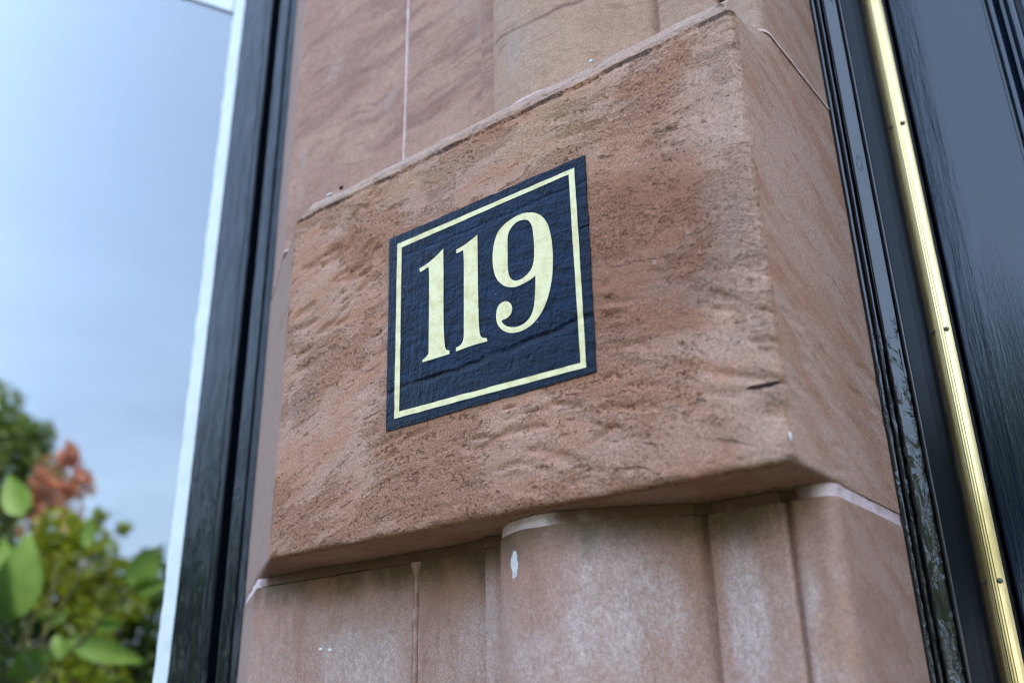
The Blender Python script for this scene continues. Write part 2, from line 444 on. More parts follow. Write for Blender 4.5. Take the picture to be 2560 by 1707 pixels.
def mat_leaf(name, a, b, trans=0.5, gloss=0.45):
    g = G(name)
    info = g.t.nodes.new("ShaderNodeObjectInfo")
    n = g.noise(g.pos, 9.0, 3, 0.6)
    c = g.mix(g.ss(n, 0.35, 0.65), a, b)
    p = g.t.nodes.new("ShaderNodeBsdfPrincipled")
    g.put(p.inputs["Base Color"], c)
    p.inputs["Roughness"].default_value = gloss
    tr = g.t.nodes.new("ShaderNodeBsdfTranslucent")
    g.put(tr.inputs["Color"], g.mix(0.5, c, (a[0] * 1.7, a[1] * 1.5, a[2] * 0.5)))
    mx = g.t.nodes.new("ShaderNodeMixShader")
    mx.inputs[0].default_value = trans
    g.t.links.new(p.outputs[0], mx.inputs[1]); g.t.links.new(tr.outputs[0], mx.inputs[2])
    g.t.links.new(mx.outputs[0], g.out.inputs["Surface"])
    return g.m

def mat_glass():
    g = G("window_glass")
    fr = g.t.nodes.new("ShaderNodeFresnel"); fr.inputs["IOR"].default_value = 1.5
    gl = g.t.nodes.new("ShaderNodeBsdfGlossy"); gl.inputs["Roughness"].default_value = 0.0
    tr = g.t.nodes.new("ShaderNodeBsdfTransparent")
    gl.inputs["Color"].default_value = (1, 1, 1, 1)
    tr.inputs["Color"].default_value = (0.96, 0.98, 0.97, 1)
    mx = g.t.nodes.new("ShaderNodeMixShader")
    wob = g.noise(g.pos, 3.0, 2)
    nb = g.bump(wob, 0.06, 0.004)
    g.put(gl.inputs["Normal"], nb)
    g.put(mx.inputs[0], g.add(g.mul(fr.outputs[0], 0.9), 0.125))      # constant mirror share added to brighten the reflected sky
    g.t.links.new(tr.outputs[0], mx.inputs[1]); g.t.links.new(gl.outputs[0], mx.inputs[2])
    dirt = g.t.nodes.new("ShaderNodeBsdfDiffuse"); dirt.inputs["Color"].default_value = (0.6, 0.62, 0.65, 1)
    x, y, z = g.sep(g.pos)
    wipe = g.ss(g.noise(g.comb(x, y, g.mul(g.add(z, g.mul(x, 0.55)), 9.0)), 3.0, 4, 0.6), 0.56, 0.66)
    dk = g.add(g.mul(wipe, 0.02), g.mul(g.ss(g.voro(g.pos, 26.0), 0.022, 0.012), 0.35))
    m2 = g.t.nodes.new("ShaderNodeMixShader")
    g.put(m2.inputs[0], dk)
    g.t.links.new(mx.outputs[0], m2.inputs[1]); g.t.links.new(dirt.outputs[0], m2.inputs[2])
    g.t.links.new(m2.outputs[0], g.out.inputs["Surface"])
    return g.m

M = dict(
    block=mat_block(), upper=mat_ashlar("upper"), lower=mat_ashlar("lower"), plainstone=mat_ashlar("plain"),
    mortar=mat_mortar("pink_lime_mortar", (0.72, 0.50, 0.47), (0.62, 0.40, 0.36), False),
    mortar_bed=mat_mortar("bedding_mortar", (0.74, 0.56, 0.55), (0.66, 0.46, 0.45), True),
    mortar_old=mat_mortar("old_brown_mortar", (0.50, 0.31, 0.25), (0.36, 0.20, 0.15), False),
    gloss=mat_gloss("black_gloss_frame_paint", 0.08, 0.7, True, 1.65),
    jamb=mat_gloss("black_gloss_jamb_paint", 0.07, 0.06, False, 1.24),
    jamb_bead=mat_gloss("black_gloss_bead_paint", 0.09, 0.25, False, 1.6),
    winpaint=mat_gloss("black_window_paint", 0.11, 1.0, False, 1.27, (110, 110, 9), (0.004, 0.006, 0.010), 0.0026),
    door=mat_door(), brass=mat_brass(), navy=mat_navy(), gold=mat_gold(),
    white=mat_plain("white_paint", (0.72, 0.715, 0.70), 0.4, 60, 0.04, 0.5, 0.25),
    screw=mat_plain("dull_steel", (0.22, 0.20, 0.16), 0.45, 200, 0.3),
    glass=mat_glass(),
    room=mat_plain("dim_room_plaster", (0.10, 0.095, 0.09), 0.8),
    wall=mat_plain("red_sandstone_wall", (0.33, 0.17, 0.12), 0.9, 8, 0.25, 0.2, 0.5),
    paving=mat_plain("grey_paving", (0.055, 0.054, 0.052), 0.85, 5, 0.2),
    asphalt=mat_plain("asphalt", (0.04, 0.04, 0.042), 0.9, 90, 0.3),
    grass=mat_plain("lawn", (0.028, 0.050, 0.014), 0.9, 30, 0.4),
    soil=mat_plain("garden_soil", (0.026, 0.021, 0.016), 0.95, 30, 0.4),
    bark=mat_plain("bark", (0.10, 0.075, 0.055), 0.9, 30, 0.3),
    stem=mat_plain("green_brown_stem", (0.11, 0.12, 0.05), 0.6, 30, 0.3),
    leaf_a=mat_leaf("dark_conifer_foliage", (0.06, 0.115, 0.022), (0.12, 0.18, 0.032)),
    leaf_b=mat_leaf("copper_foliage", (0.48, 0.25, 0.19), (0.32, 0.13, 0.10)),
    leaf_c=mat_leaf("yellow_green_foliage", (0.24, 0.31, 0.025), (0.11, 0.19, 0.02), 0.55),
    leaf_d=mat_leaf("dark_green_foliage", (0.055, 0.115, 0.025), (0.025, 0.06, 0.015), 0.4),
    leaf_e=mat_leaf("opposite_tree_foliage", (0.11, 0.17, 0.03), (0.06, 0.11, 0.02), 0.5),
    leaf_big=mat_leaf("broad_leaf", (0.20, 0.36, 0.09), (0.13, 0.27, 0.06), 0.45, 0.6),
)

# ------------------------------------------------------------------ mesh helpers
def tag(o, label=None, cat=None, group=None, kind=None):
    if label: o["label"] = label
    if cat: o["category"] = cat
    if group: o["group"] = group
    if kind: o["kind"] = kind
    return o

def thing(name, label, cat, loc=(0, 0, 0), group=None, kind=None):
    o = bpy.data.objects.new(name, None)
    o.empty_display_size = 0.05
    o.location = loc
    col.objects.link(o)
    return tag(o, label, cat, group, kind)

def mesh_obj(name, verts, faces, mat, parent=None, smooth=None, label=None):
    me = bpy.data.meshes.new(name)
    me.from_pydata([tuple(map(float, v)) for v in verts], [], faces)
    me.validate()
    import bmesh
    bm = bmesh.new(); bm.from_mesh(me)
    bmesh.ops.recalc_face_normals(bm, faces=bm.faces)
    bm.to_mesh(me); bm.free()
    me.materials.append(mat)
    if smooth is not None:
        me.shade_smooth()
        me.set_sharp_from_angle(angle=R(smooth))
        for p in me.polygons:
            if p.loop_total > 4: p.use_smooth = False
    o = bpy.data.objects.new(name, me)
    col.objects.link(o)
    if parent is not None:
        o.parent = parent
        o.matrix_parent_inverse = Matrix.Translation(-parent.location)
    if label: o["label"] = label
    return o

def bevel(o, wdt, seg=2):
    b = o.modifiers.new("bevel", 'BEVEL'); b.width = wdt; b.segments = seg; b.limit_method = 'ANGLE'
    return o

def box(name, a, b, mat, parent=None, bv=0.0, label=None):
    x0, y0, z0 = a; x1, y1, z1 = b
    v = [(x0, y0, z0), (x1, y0, z0), (x1, y1, z0), (x0, y1, z0), (x0, y0, z1), (x1, y0, z1), (x1, y1, z1), (x0, y1, z1)]
    f = [(0, 3, 2, 1), (4, 5, 6, 7), (0, 1, 5, 4), (1, 2, 6, 5), (2, 3, 7, 6), (3, 0, 4, 7)]
    o = mesh_obj(name, v, f, mat, parent, None, label)
    if bv: bevel(o, bv)
    return o

# smooth value noise, numpy
def _h(ix, iy, iz):
    n = (ix * 374761393 + iy * 668265263 + iz * 2147483647 + 1013904223) & 0xffffffff
    n = ((n ^ (n >> 13)) * 1274126177) & 0xffffffff
    n = ((n ^ (n >> 16)) * 2246822519) & 0xffffffff
    return ((n ^ (n >> 15)) & 0xffff) / 65535.0
def vnoise(p, s=(1, 1, 1), octv=3, seed=0):
    p = np.asarray(p, float) * np.asarray(s, float) + seed * 17.31
    tot = np.zeros(len(p)); a = 1.0; sm = 0.0
    for _ in range(octv):
        i = np.floor(p).astype(np.int64); f = p - i; f = f * f * (3 - 2 * f)
        r = 0
        for dx in (0, 1):
            for dy in (0, 1):
                for dz in (0, 1):
                    wgt = (f[:, 0] if dx else 1 - f[:, 0]) * (f[:, 1] if dy else 1 - f[:, 1]) * (f[:, 2] if dz else 1 - f[:, 2])
                    r = r + wgt * _h(i[:, 0] + dx, i[:, 1] + dy, i[:, 2] + dz)
        tot += a * (r - 0.5) * 2; sm += a; a *= 0.5; p = p * 2.03 + 5.7
    return tot / sm
def sstep(a, b, v):
    t = np.clip((v - a) / (b - a), 0, 1); return t * t * (3 - 2 * t)

def resample(pts, step):
    out = []
    for (p, q) in zip(pts[:-1], pts[1:]):
        p = np.array(p[:2], float); q = np.array(q[:2], float)
        n = max(1, int(math.ceil(np.linalg.norm(q - p) / step)))
        for k in range(n):
            out.append(p + (q - p) * k / n)
    out.append(np.array(pts[-1][:2], float))
    return np.array(out)

def rounded(pts, radii, seg=5):
    """polyline with its inner corners rounded"""
    out = [np.array(pts[0], float)]
    for i in range(1, len(pts) - 1):
        a, b, c = (np.array(pts[k], float) for k in (i - 1, i, i + 1))
        r = radii[i]
        if r <= 0:
            out.append(b); continue
        u = (a - b) / np.linalg.norm(a - b); v = (c - b) / np.linalg.norm(c - b)
        ang = math.acos(max(-1, min(1, float(np.dot(u, v)))))
        d = r / math.tan(ang / 2)
        p, q = b + u * d, b + v * d
        for k in range(seg + 1):
            t = k / seg
            out.append((1 - t) ** 2 * p + 2 * t * (1 - t) * b + t * t * q)
    out.append(np.array(pts[-1], float))
    return [tuple(p) for p in out]

def path_normals(P):
    t = np.gradient(P, axis=0)
    t /= np.linalg.norm(t, axis=1)[:, None] + 1e-12
    return np.stack([t[:, 1], -t[:, 0]], 1)          # outward for a path running in +X with the wall behind at +Y

def sheet(name, path, zs, back, mat, parent, disp=None, smooth=40, label=None, ring=None):
    """front skin along a plan path for the heights zs, closed by a back outline and caps; ring(zi) -> (inset, dz)"""
    P = np.asarray(path, float); N = path_normals(P); n = len(P)
    rows = []
    for zi in zs:
        q = P.copy(); zz = np.full(n, float(zi))
        rows.append(np.column_stack([q, zz]))
    V = np.concatenate(rows)
    NN = np.tile(N, (len(zs), 1))
    if disp is not None:
        d, dz = disp(V, NN)
        V[:, 0] += NN[:, 0] * d; V[:, 1] += NN[:, 1] * d; V[:, 2] += dz
    verts = [tuple(v) for v in V]; faces = []
    for r in range(len(zs) - 1):
        o = r * n
        for k in range(n - 1):
            faces.append((o + k, o + k + 1, o + n + k + 1, o + n + k))
    b0 = len(verts); nb = len(back)
    for zi in (zs[0], zs[-1]):
        verts += [(bx, by, float(zi)) for bx, by in back]
    last = (len(zs) - 1) * n
    faces.append(tuple(range(n)) + tuple(b0 + k for k in range(nb)))
    faces.append(tuple(last + k for k in reversed(range(n))) + tuple(b0 + nb + k for k in reversed(range(nb))))
    bl = [n - 1] + [b0 + k for k in range(nb)] + [0]
    tl = [last + n - 1] + [b0 + nb + k for k in range(nb)] + [last]
    for k in range(len(bl) - 1):
        faces.append((bl[k], bl[k + 1], tl[k + 1], tl[k]))
    return mesh_obj(name, verts, faces, mat, parent, smooth, label)

def zrange(a, b, step):
    n = max(1, int(round((b - a) / step)))
    return [a + (b - a) * k / n for k in range(n + 1)]

def strip_mesh(pts, wfun, dfun, base_n):
    pass

# ------------------------------------------------------------------ SETTING
ground = box("ground", (-150, -150, -0.4), (150, 60, -0.12), M["grass"]); tag(ground, "green lawn and verge in front of the house", "ground", kind="structure")
g1 = box("pavement", (-40, -9.0, -0.118), (40, -6.8, 0.0), M["paving"]); tag(g1, "grey paved footway along the street", "pavement", kind="structure")
g2 = box("road", (-40, -17.0, -0.119), (40, -9.15, -0.09), M["asphalt"]); tag(g2, "dark asphalt street in front of the house", "road", kind="structure")
g3 = box("path", (0.2, -6.8, -0.118), (1.6, 0.6, -0.004), M["paving"]); tag(g3, "grey paved path leading to the front door", "path", kind="structure")
g4 = box("garden_soil", (-12, -6.7, -0.117), (0.1, 0.3, -0.02), M["soil"]); tag(g4, "brown planted soil of the front garden", "soil", kind="structure")

house = thing("house_wall", "red sandstone house front around the window and door", "wall", (0, 3, 0), kind="structure")
H = 5.0
for a, b in (((-9, 0.13, -0.1), (-4.30, 0.60, H)),                 # left of window
             ((-4.30, 0.13, -0.1), (-0.66, 0.60, 0.55)),           # under window
             ((-4.30, 0.13, 4.66), (-0.66, 0.60, H)),              # over window
             ((-0.659, 0.13, 3.31), (0.329, 0.60, H)),             # over pier
             ((0.33, 0.13, 3.3), (1.45, 0.60, H)),                 # over door
             ((1.452, 0.13, -0.1), (9, 0.60, H))):                 # right of door
    box("masonry", a, b, M["wall"], house)
for a, b in (((-9, 0.6, -0.1), (-8.7, 6.0, H)), ((8.7, 0.6, -0.1), (9, 6.0, H)), ((-9, 6.0, -0.1), (9, 6.3, H)), ((-9.2, 0.1, H), (9.2, 6.4, H + 0.25))):
    box("masonry", a, b, M["wall"], house)
box("room_floor", (-8.6, 0.602, 0.2), (8.6, 5.98, 0.3), M["room"], house)
box("room_partition", (-0.58, 0.602, 0.31), (0.36, 5.97, 4.95), M["room"], house)
box("room_back", (-8.6, 4.2, 0.31), (-0.6, 4.3, 4.69), M["room"], house)
box("room_ceiling", (-8.6, 0.602, 4.7), (-0.6, 4.19, 4.8), M["room"], house)
tag(house, kind="structure")

# ------------------------------------------------------------------ STONE PIER
pier = thing("stone_pier", "red sandstone pier between the window and the black door, with a big projecting block", "stone pier", (0.0, 0.1, 0.0))

ZB, ZT = 1.8535, 2.352
SPL = np.array([-0.645, 0.2]) - np.array([-0.335, 0.0])
def splay(t): return (-0.335 + SPL[0] * t, SPL[1] * t)

# --- the projecting block
bp = rounded([splay(1.05), (-0.335, 0.0), (0.328, 0.0), (0.328, 0.30)], [0, 0.007, 0.009, 0], 6)
bpath = [bp[0]]
bpath = np.concatenate([resample(bp[0:2], 0.005)[:-1], resample(bp[1:8], 0.0012)[:-1], resample(bp[7:9], 0.0024)[:-1], resample(bp[8:15], 0.0012)[:-1], resample(bp[14:], 0.0045)])
CH0 = 2.321                                             # foot of the top chamfer
zs_block = [ZB, ZB + 0.001, ZB + 0.0025, ZB + 0.0045] + zrange(ZB + 0.007, CH0, 0.0025) + zrange(CH0 + 0.003, ZT, 0.0026)
def block_disp(V, N):
    x, y, z = V.T
    front = sstep(0.02, 0.002, y)
    sx = sstep(0.151, 0.162, np.abs(x)); sz = sstep(0.128, 0.138, np.abs(z - 2.0995))
    clear = np.maximum(np.maximum(sx, sz), 1 - front)
    zz = z + 0.75 * x * x * np.clip((2.33 - z) / 0.38, 0, 1) + 0.02 * vnoise(V, (7, 7, 7), 2, 3)
    B = np.column_stack([x, y, zz])
    low = vnoise(V, (7, 7, 9), 2, 1) * 0.0016
    mid = vnoise(B, (22, 22, 60), 3, 2) * 0.0009
    st = vnoise(B, (24, 24, 92), 3, 4)
    reg = sstep(-0.15, 0.35, vnoise(B, (6, 6, 9), 2, 5))
    pit = -0.0029 * sstep(0.14, 0.36, st) * reg
    fine = vnoise(V, (160, 160, 190), 2, 6) * 0.00035
    side = 1 - 0.65 * (1 - front)
    d = (low + mid + pit + fine) * side
    d = np.minimum(d, 0.0012) * clear
    # worn lower arris
    e = z - ZB
    rr = 0.0062 + 0.0075 * vnoise(V * np.array([1, 1, 0]), (34, 34, 1), 4, 7)
    rr = np.clip(rr, 0.0015, 0.018)
    t = np.clip(1 - e / rr, 0, 1)
    d -= rr * (1 - np.sqrt(np.clip(1 - t * t, 0, 1))) * sstep(0.16, 0.09, y)
    # chamfer at the top
    c = np.clip((z - CH0) / (ZT - CH0), 0, 1)
    rag = 0.0065 * vnoise(V * np.array([1, 1, 0]), (45, 45, 1), 3, 8)
    d -= (0.019 * c + np.clip(c, 0, 0.25) * rag * 2.0) * np.clip((0.10 - y) / 0.06, 0, 1)
    d -= 0.0016 * sstep(0.004, 0.0005, np.abs(z - CH0 + 0.004 + rag * 0.6)) * front
    dz = 0.0025 * vnoise(V * np.array([1, 1, 0]), (30, 30, 1), 3, 9) * sstep(0.03, 0.0, np.abs(z - CH0)) * front
    dz += 0.0034 * vnoise(V * np.array([1, 1, 0]), (24, 24, 1), 4, 12) * sstep(0.05, 0.012, e) * sstep(0.0, 0.006, e + 0.003) * front
    # chips on the right arris
    arr = np.exp(-((x - 0.328) ** 2 + y ** 2) / 0.009 ** 2)
    d -= arr * 0.0035 * sstep(0.1, 0.6, vnoise(V, (5, 5, 36), 3, 10))
    # broken corner at the lower right
    d -= 0.004 * np.exp(-(((x - 0.326) / 0.02) ** 2 + ((z - 1.895) / 0.012) ** 2 + (y / 0.02) ** 2))
    return d, dz
block = sheet("stone", bpath, zs_block, [(0.328, 0.45), (-0.50, 0.45)], M["block"], pier, block_disp, 55, "large projecting tooled stone carrying the house number")

# --- moulded pier profile
PF = 0.088
def roll():
    """hood-shaped roll: full at its left, falling away to the groove at its right"""
    C = [(-0.0385, 0.079), (-0.0325, 0.0705), (-0.0235, 0.0575), (-0.0085, 0.0420), (0.012, 0.0290), (0.035, 0.0222), (0.058, 0.0205), (0.082, 0.0232),
         (0.105, 0.0310), (0.130, 0.0435), (0.155, 0.0575), (0.178, 0.0705), (0.1955, 0.0815), (0.21, 0.092)]
    out = []
    for a in range(1, len(C) - 2):
        p0, p1, p2, p3 = (np.array(C[a + k]) for k in (-1, 0, 1, 2))
        for k in range(5):
            t = k / 5
            out.append(tuple(0.5 * ((2 * p1) + (-p0 + p2) * t + (2 * p0 - 5 * p1 + 4 * p2 - p3) * t * t + (-p0 + 3 * p1 - 3 * p2 + p3) * t ** 3)))
    return out + [C[-2]]
left_t = 0.44
c_left = splay(left_t)
def prof_right(xj):
    pts = [(xj, PF + 0.030), (xj + 0.0006, PF + 0.003), (xj + 0.003, PF)]
    pts += [(-0.0605, PF), (-0.0603, PF - 0.010), (-0.0590, PF - 0.0125), (-0.0350, PF - 0.0130)]
    pts += roll()
    pts += [(0.1985, PF + 0.0015), (0.2010, PF + 0.003), (0.2035, PF + 0.001), (0.2070, PF - 0.003), (0.2785, PF - 0.004), (0.2812, PF - 0.001),
            (0.2828, PF + 0.005), (0.2852, PF + 0.005), (0.2868, PF), (0.291, PF - 0.003)]
    cr = rounded([(0.291, PF - 0.003), (0.3284, PF - 0.003), (0.3284, 0.30)], [0, 0.017, 0], 9)
    pts += cr[1:]
    return pts
def prof_left(xj):
    pts = rounded([splay(1.05), c_left, (xj - 0.003, PF + 0.0005)], [0, 0.004, 0], 5)
    return pts + [(xj - 0.0006, PF + 0.003), (xj, PF + 0.030)]
def stone_disp(V, N):
    d = vnoise(V, (9, 9, 7), 2, 21) * 0.0011 + vnoise(V, (60, 60, 40), 2, 22) * 0.00025
    return d, np.zeros(len(V))
LZ0, LZ1 = 1.25, 1.8405
UZ0, UZ1 = 2.3565, 3.05
def stones(xj, z0, z1, mat, step):
    sheet("stone", resample(prof_left(xj - 0.0022), 0.006), zrange(z0, z1, step), [(xj - 0.0022, 0.45), (-0.50, 0.45)], mat, pier, stone_disp, 40)
    sheet("stone", resample(prof_right(xj + 0.0022), 0.004), zrange(z0, z1, step), [(0.3284, 0.45), (xj + 0.0022, 0.45)], mat, pier, stone_disp, 40)
stones(-0.1745, LZ0, LZ1, M["lower"], 0.012)
stones(-0.2165, UZ0, UZ1, M["upper"], 0.016)
stones(-0.205, 0.62, LZ0 - 0.006, M["plainstone"], 0.1)
stones(-0.165, -0.1, 0.614, M["plainstone"], 0.1)
stones(-0.19, UZ1 + 0.006, 3.305, M["plainstone"], 0.1)

# --- mortar
def bed_prof(d):
    p = prof_left(-0.1745)[:-2] + [(-0.1745, PF)] + prof_right(-0.1745)[3:]
    return resample(p, 0.003)
def bed_disp(V, N):
    x, y, z = V.T
    d = -0.0015 + 0.0016 * vnoise(V, (50, 50, 120), 3, 31)
    # fuller bed left of the roll, hollow towards the grooves
    d += 0.0065 * sstep(-0.02, -0.08, x) * sstep(-0.47, -0.44, x) * (0.5 + 0.7 * vnoise(V * np.array([1, 1, 0]), (14, 14, 1), 2, 32))
    d -= 0.005 * sstep(0.19, 0.21, x) * sstep(0.30, 0.285, x)
    dz = 0.0024 * vnoise(V * np.array([1, 1, 0]), (30, 30, 1), 4, 33) * np.clip((1.8505 - z) / 0.006, 0, 1)
    return d, dz
sheet("mortar_joint", bed_prof(0), zrange(LZ1 + 0.0004, ZB - 0.0006, 0.0024), [(0.3284, 0.45), (-0.50, 0.45)], M["mortar_bed"], pier, bed_disp, 60, "pale pink bed joint under the projecting block")
top_p = resample(prof_left(-0.2165)[:-2] + [(-0.2165, PF)] + prof_right(-0.2165)[3:], 0.004)
sheet("mortar_joint", top_p, zrange(ZT + 0.0006, UZ0 - 0.0004, 0.0018), [(0.3284, 0.45), (-0.50, 0.45)], M["mortar"], pier,
      lambda V, N: (0.0012 + 0.0008 * vnoise(V, (60, 60, 60), 2, 34), np.zeros(len(V))), 60, "thin pink joint over the projecting block")
for zz in (LZ0 - 0.0055, 0.6145, UZ1 + 0.0005):
    box("mortar_joint", (-0.45, PF + 0.012, zz), (0.32, 0.44, zz + 0.005), M["mortar"], pier)

def vertical_bead(xc, z0, z1, half, proud, mat, label, seed, blobtop=0.0, lumps=()):
    zs = zrange(z0, z1, 0.004); prof_n = 9
    V = []
    for z in zs:
        a = vnoise([(xc, 0, z)], (1, 1, 90), 3, seed)[0]; b = vnoise([(xc, 0, z)], (1, 1, 40), 3, seed + 1)[0]
        hw = half * (1 + 0.28 * a); cx = xc + 0.0009 * b; pr = proud * (1 + 0.5 * b)
        hw += blobtop * math.exp(-((z1 - z) / 0.010) ** 2); pr += blobtop * 0.35 * math.exp(-((z1 - z) / 0.012) ** 2)
        for lz, lr, lo in lumps:
            e = math.exp(-((z - lz) / lr) ** 2); hw += e * lr * 0.28; cx += lo * e; pr += e * lr * 0.3
        for k in range(prof_n):
            t = -1 + 2 * k / (prof_n - 1)
            V.append((cx + hw * t, PF + 0.0035 - (pr + 0.0035) * math.sqrt(max(0, 1 - (abs(t) ** 2.6))), z))
        V.append((cx + hw, PF + 0.026, z)); V.append((cx - hw, PF + 0.026, z))
    n = prof_n + 2; F = []
    for r in range(len(zs) - 1):
        for k in range(n):
            k2 = (k + 1) % n
            F.append((r * n + k, r * n + k2, (r + 1) * n + k2, (r + 1) * n + k))
    F.append(tuple(range(n))); F.append(tuple((len(zs) - 1) * n + k for k in reversed(range(n))))
    return mesh_obj("mortar_joint", V, F, mat, pier, 60, label)
vertical_bead(-0.1745, LZ0, LZ1, 0.0034, 0.0016, M["mortar_old"], "rough brown upright joint below the block", 41, 0.0065, ((1.779, 0.006, -0.001), (1.742, 0.004, 0.0)))
vertical_bead(-0.2165, UZ0, UZ1, 0.0036, 0.0012, M["mortar"], "straight pale pink upright joint above the block", 45)

def rock_bit(name, c, r, mat, seed, sq=(1, 1, 1), parent=pier, label=None):
    import bmesh
    bm = bmesh.new(); bmesh.ops.create_icosphere(bm, subdivisions=2, radius=1.0)
    vs_ = np.array([v.co[:] for v in bm.verts]); fs = [tuple(v.index for v in f.verts) for f in bm.faces]; bm.free()
    k = 1 + 0.55 * vnoise(vs_, (1.6, 1.6, 1.6), 2, seed)
    vs_ = vs_ * k[:, None] * r * np.array(sq) + np.array(c)
    return mesh_obj(name, vs_, fs, mat, parent, 60, label)
rock_bit("flake", (0.153, 0.0135, 2.3535), 0.0030, M["white"], 3, (1.3, 0.8, 0.8), label="white paint flake on the block's top edge")
rock_bit("flake", (-0.262, 0.0145, 2.3525), 0.0030, M["jamb"], 4, (1.0, 0.8, 1.0), label="black paint blob on the block's top edge")
rock_bit("flake", (-0.288, 0.016, 2.3525), 0.0020, M["white"], 5, (3.0, 0.8, 0.8), label="whitish smear on the block's top edge")
rock_bit("flake", (0.3285, 0.001, 1.8735), 0.0016, M["white"], 6, (0.6, 0.8, 2.2), label="white chip at the block's lower right corner")

# ------------------------------------------------------------------ HOUSE NUMBER
sign = thing("house_number_sign", "painted navy panel with gold border and gold number 119 on the sandstone block", "house number", (0, 0, 2.0995))
def quad_grid(c, nx, nz, yy, thick, jit=0.0):
    (ax, az_), (bx, bz), (cx, cz), (dx, dz) = c      # tl tr br bl
    V, F = [], []
    for r in range(nz + 1):
        v = r / nz
        for k in range(nx + 1):
            u = k / nx
            x = (1 - v) * ((1 - u) * dx + u * cx) + v * ((1 - u) * ax + u * bx)
            z = (1 - v) * ((1 - u) * dz + u * cz) + v * ((1 - u) * az_ + u * bz)
            V.append([x, yy, z])
    V = np.array(V)
    ed = np.array([1.0 if (r in (0, nz) or k in (0, nx)) else 0.0 for r in range(nz + 1) for k in range(nx + 1)])
    V[:, 0] += ed * jit * vnoise(V, (70, 70, 70), 3, 51); V[:, 2] += ed * jit * vnoise(V, (70, 70, 70), 3, 52)
    n = nx + 1
    for r in range(nz):
        for k in range(nx):
            F.append((r * n + k, r * n + k + 1, (r + 1) * n + k + 1, (r + 1) * n + k))
    ring = [k for k in range(n)] + [r * n + nx for r in range(1, nz + 1)] + [nz * n + k for k in range(nx - 1, -1, -1)] + [r * n for r in range(nz - 1, 0, -1)]
    b0 = len(V); B = V[ring].copy(); B[:, 1] += thick
    V = np.concatenate([V, B])
    m = len(ring)
    for i in range(m):
        j = (i + 1) % m
        F.append((ring[i], b0 + i, b0 + j, ring[j]))
    return V, F
sg = [(-0.1468, 2.2249), (0.1460, 2.2239), (0.1454, 1.9756), (-0.1419, 1.9737)]
V, F = quad_grid(sg, 60, 52, -0.0016, 0.0045, 0.0011)
mesh_obj("panel", V, F, M["navy"], sign, 50)
bo = [(-0.1325, 2.2123), (0.1323, 2.2131), (0.1345, 1.9829), (-0.1285, 1.986)]
bi = [(-0.1248, 2.2051), (0.1247, 2.2078), (0.1281, 1.9889), (-0.1209, 1.9931)]
def frame_strip(o, i, yy, thick):
    V, F = [], []
    segs = 34
    O, I = [], []
    for s in range(4):
        for k in range(segs):
            t = k / segs
            O.append([o[s][a] * (1 - t) + o[(s + 1) % 4][a] * t for a in (0, 1)])
            I.append([i[s][a] * (1 - t) + i[(s + 1) % 4][a] * t for a in (0, 1)])
    O, I = np.array(O), np.array(I); n = len(O)
    for A, sd in ((O, 61), (I, 63)):
        q = np.column_stack([A[:, 0], A[:, 0] * 0, A[:, 1]])
        j = np.column_stack([vnoise(q, (80, 80, 80), 3, sd), vnoise(q, (80, 80, 80), 3, sd + 1)]) * 0.0006
        A += j
    V = [(a[0], yy, a[1]) for a in O] + [(a[0], yy, a[1]) for a in I] + [(a[0], yy + thick, a[1]) for a in O] + [(a[0], yy + thick, a[1]) for a in I]
    for k in range(n):
        j = (k + 1) % n
        F += [(k, j, n + j, n + k), (k, 2 * n + k, 2 * n + j, j), (n + k, n + j, 3 * n + j, 3 * n + k)]
    return V, F
V, F = frame_strip(bo, bi, -0.0020, 0.0003)
mesh_obj("border", V, F, M["gold"], sign)

D1 = [[-0.0563,2.1797],[-0.0554,2.1449],[-0.0549,2.1004],[-0.0542,2.0786],[-0.0531,2.0623],[-0.0517,2.0535],[-0.0495,2.0495],[-0.0453,2.0478],[-0.0451,2.0436],[-0.0861,2.0442],[-0.0864,2.0469],[-0.0811,2.0491],[-0.0778,2.0514],[-0.0768,2.0549],[-0.077,2.0796],[-0.0774,2.1182],[-0.0781,2.1522],[-0.0791,2.1637],[-0.0857,2.1621],[-0.0923,2.1606],[-0.0932,2.1628],[-0.0942,2.1657],[-0.0789,2.1691],[-0.0651,2.1748]]
D2 = [[-0.0039,2.1798],[-0.0038,2.1612],[-0.0036,2.1336],[-0.0033,2.1064],[-0.003,2.0851],[-0.0024,2.0692],[-0.0015,2.0586],[0.0004,2.0524],[0.0041,2.0496],[0.0087,2.0481],[0.0092,2.0442],[-0.012,2.045],[-0.0355,2.0442],[-0.0355,2.0487],[-0.0308,2.0495],[-0.027,2.0516],[-0.0249,2.0557],[-0.0241,2.0617],[-0.024,2.0913],[-0.0241,2.1238],[-0.0242,2.1514],[-0.0251,2.1674],[-0.0299,2.1666],[-0.0353,2.1662],[-0.0358,2.1713],[-0.0247,2.1729],[-0.0115,2.1768]]
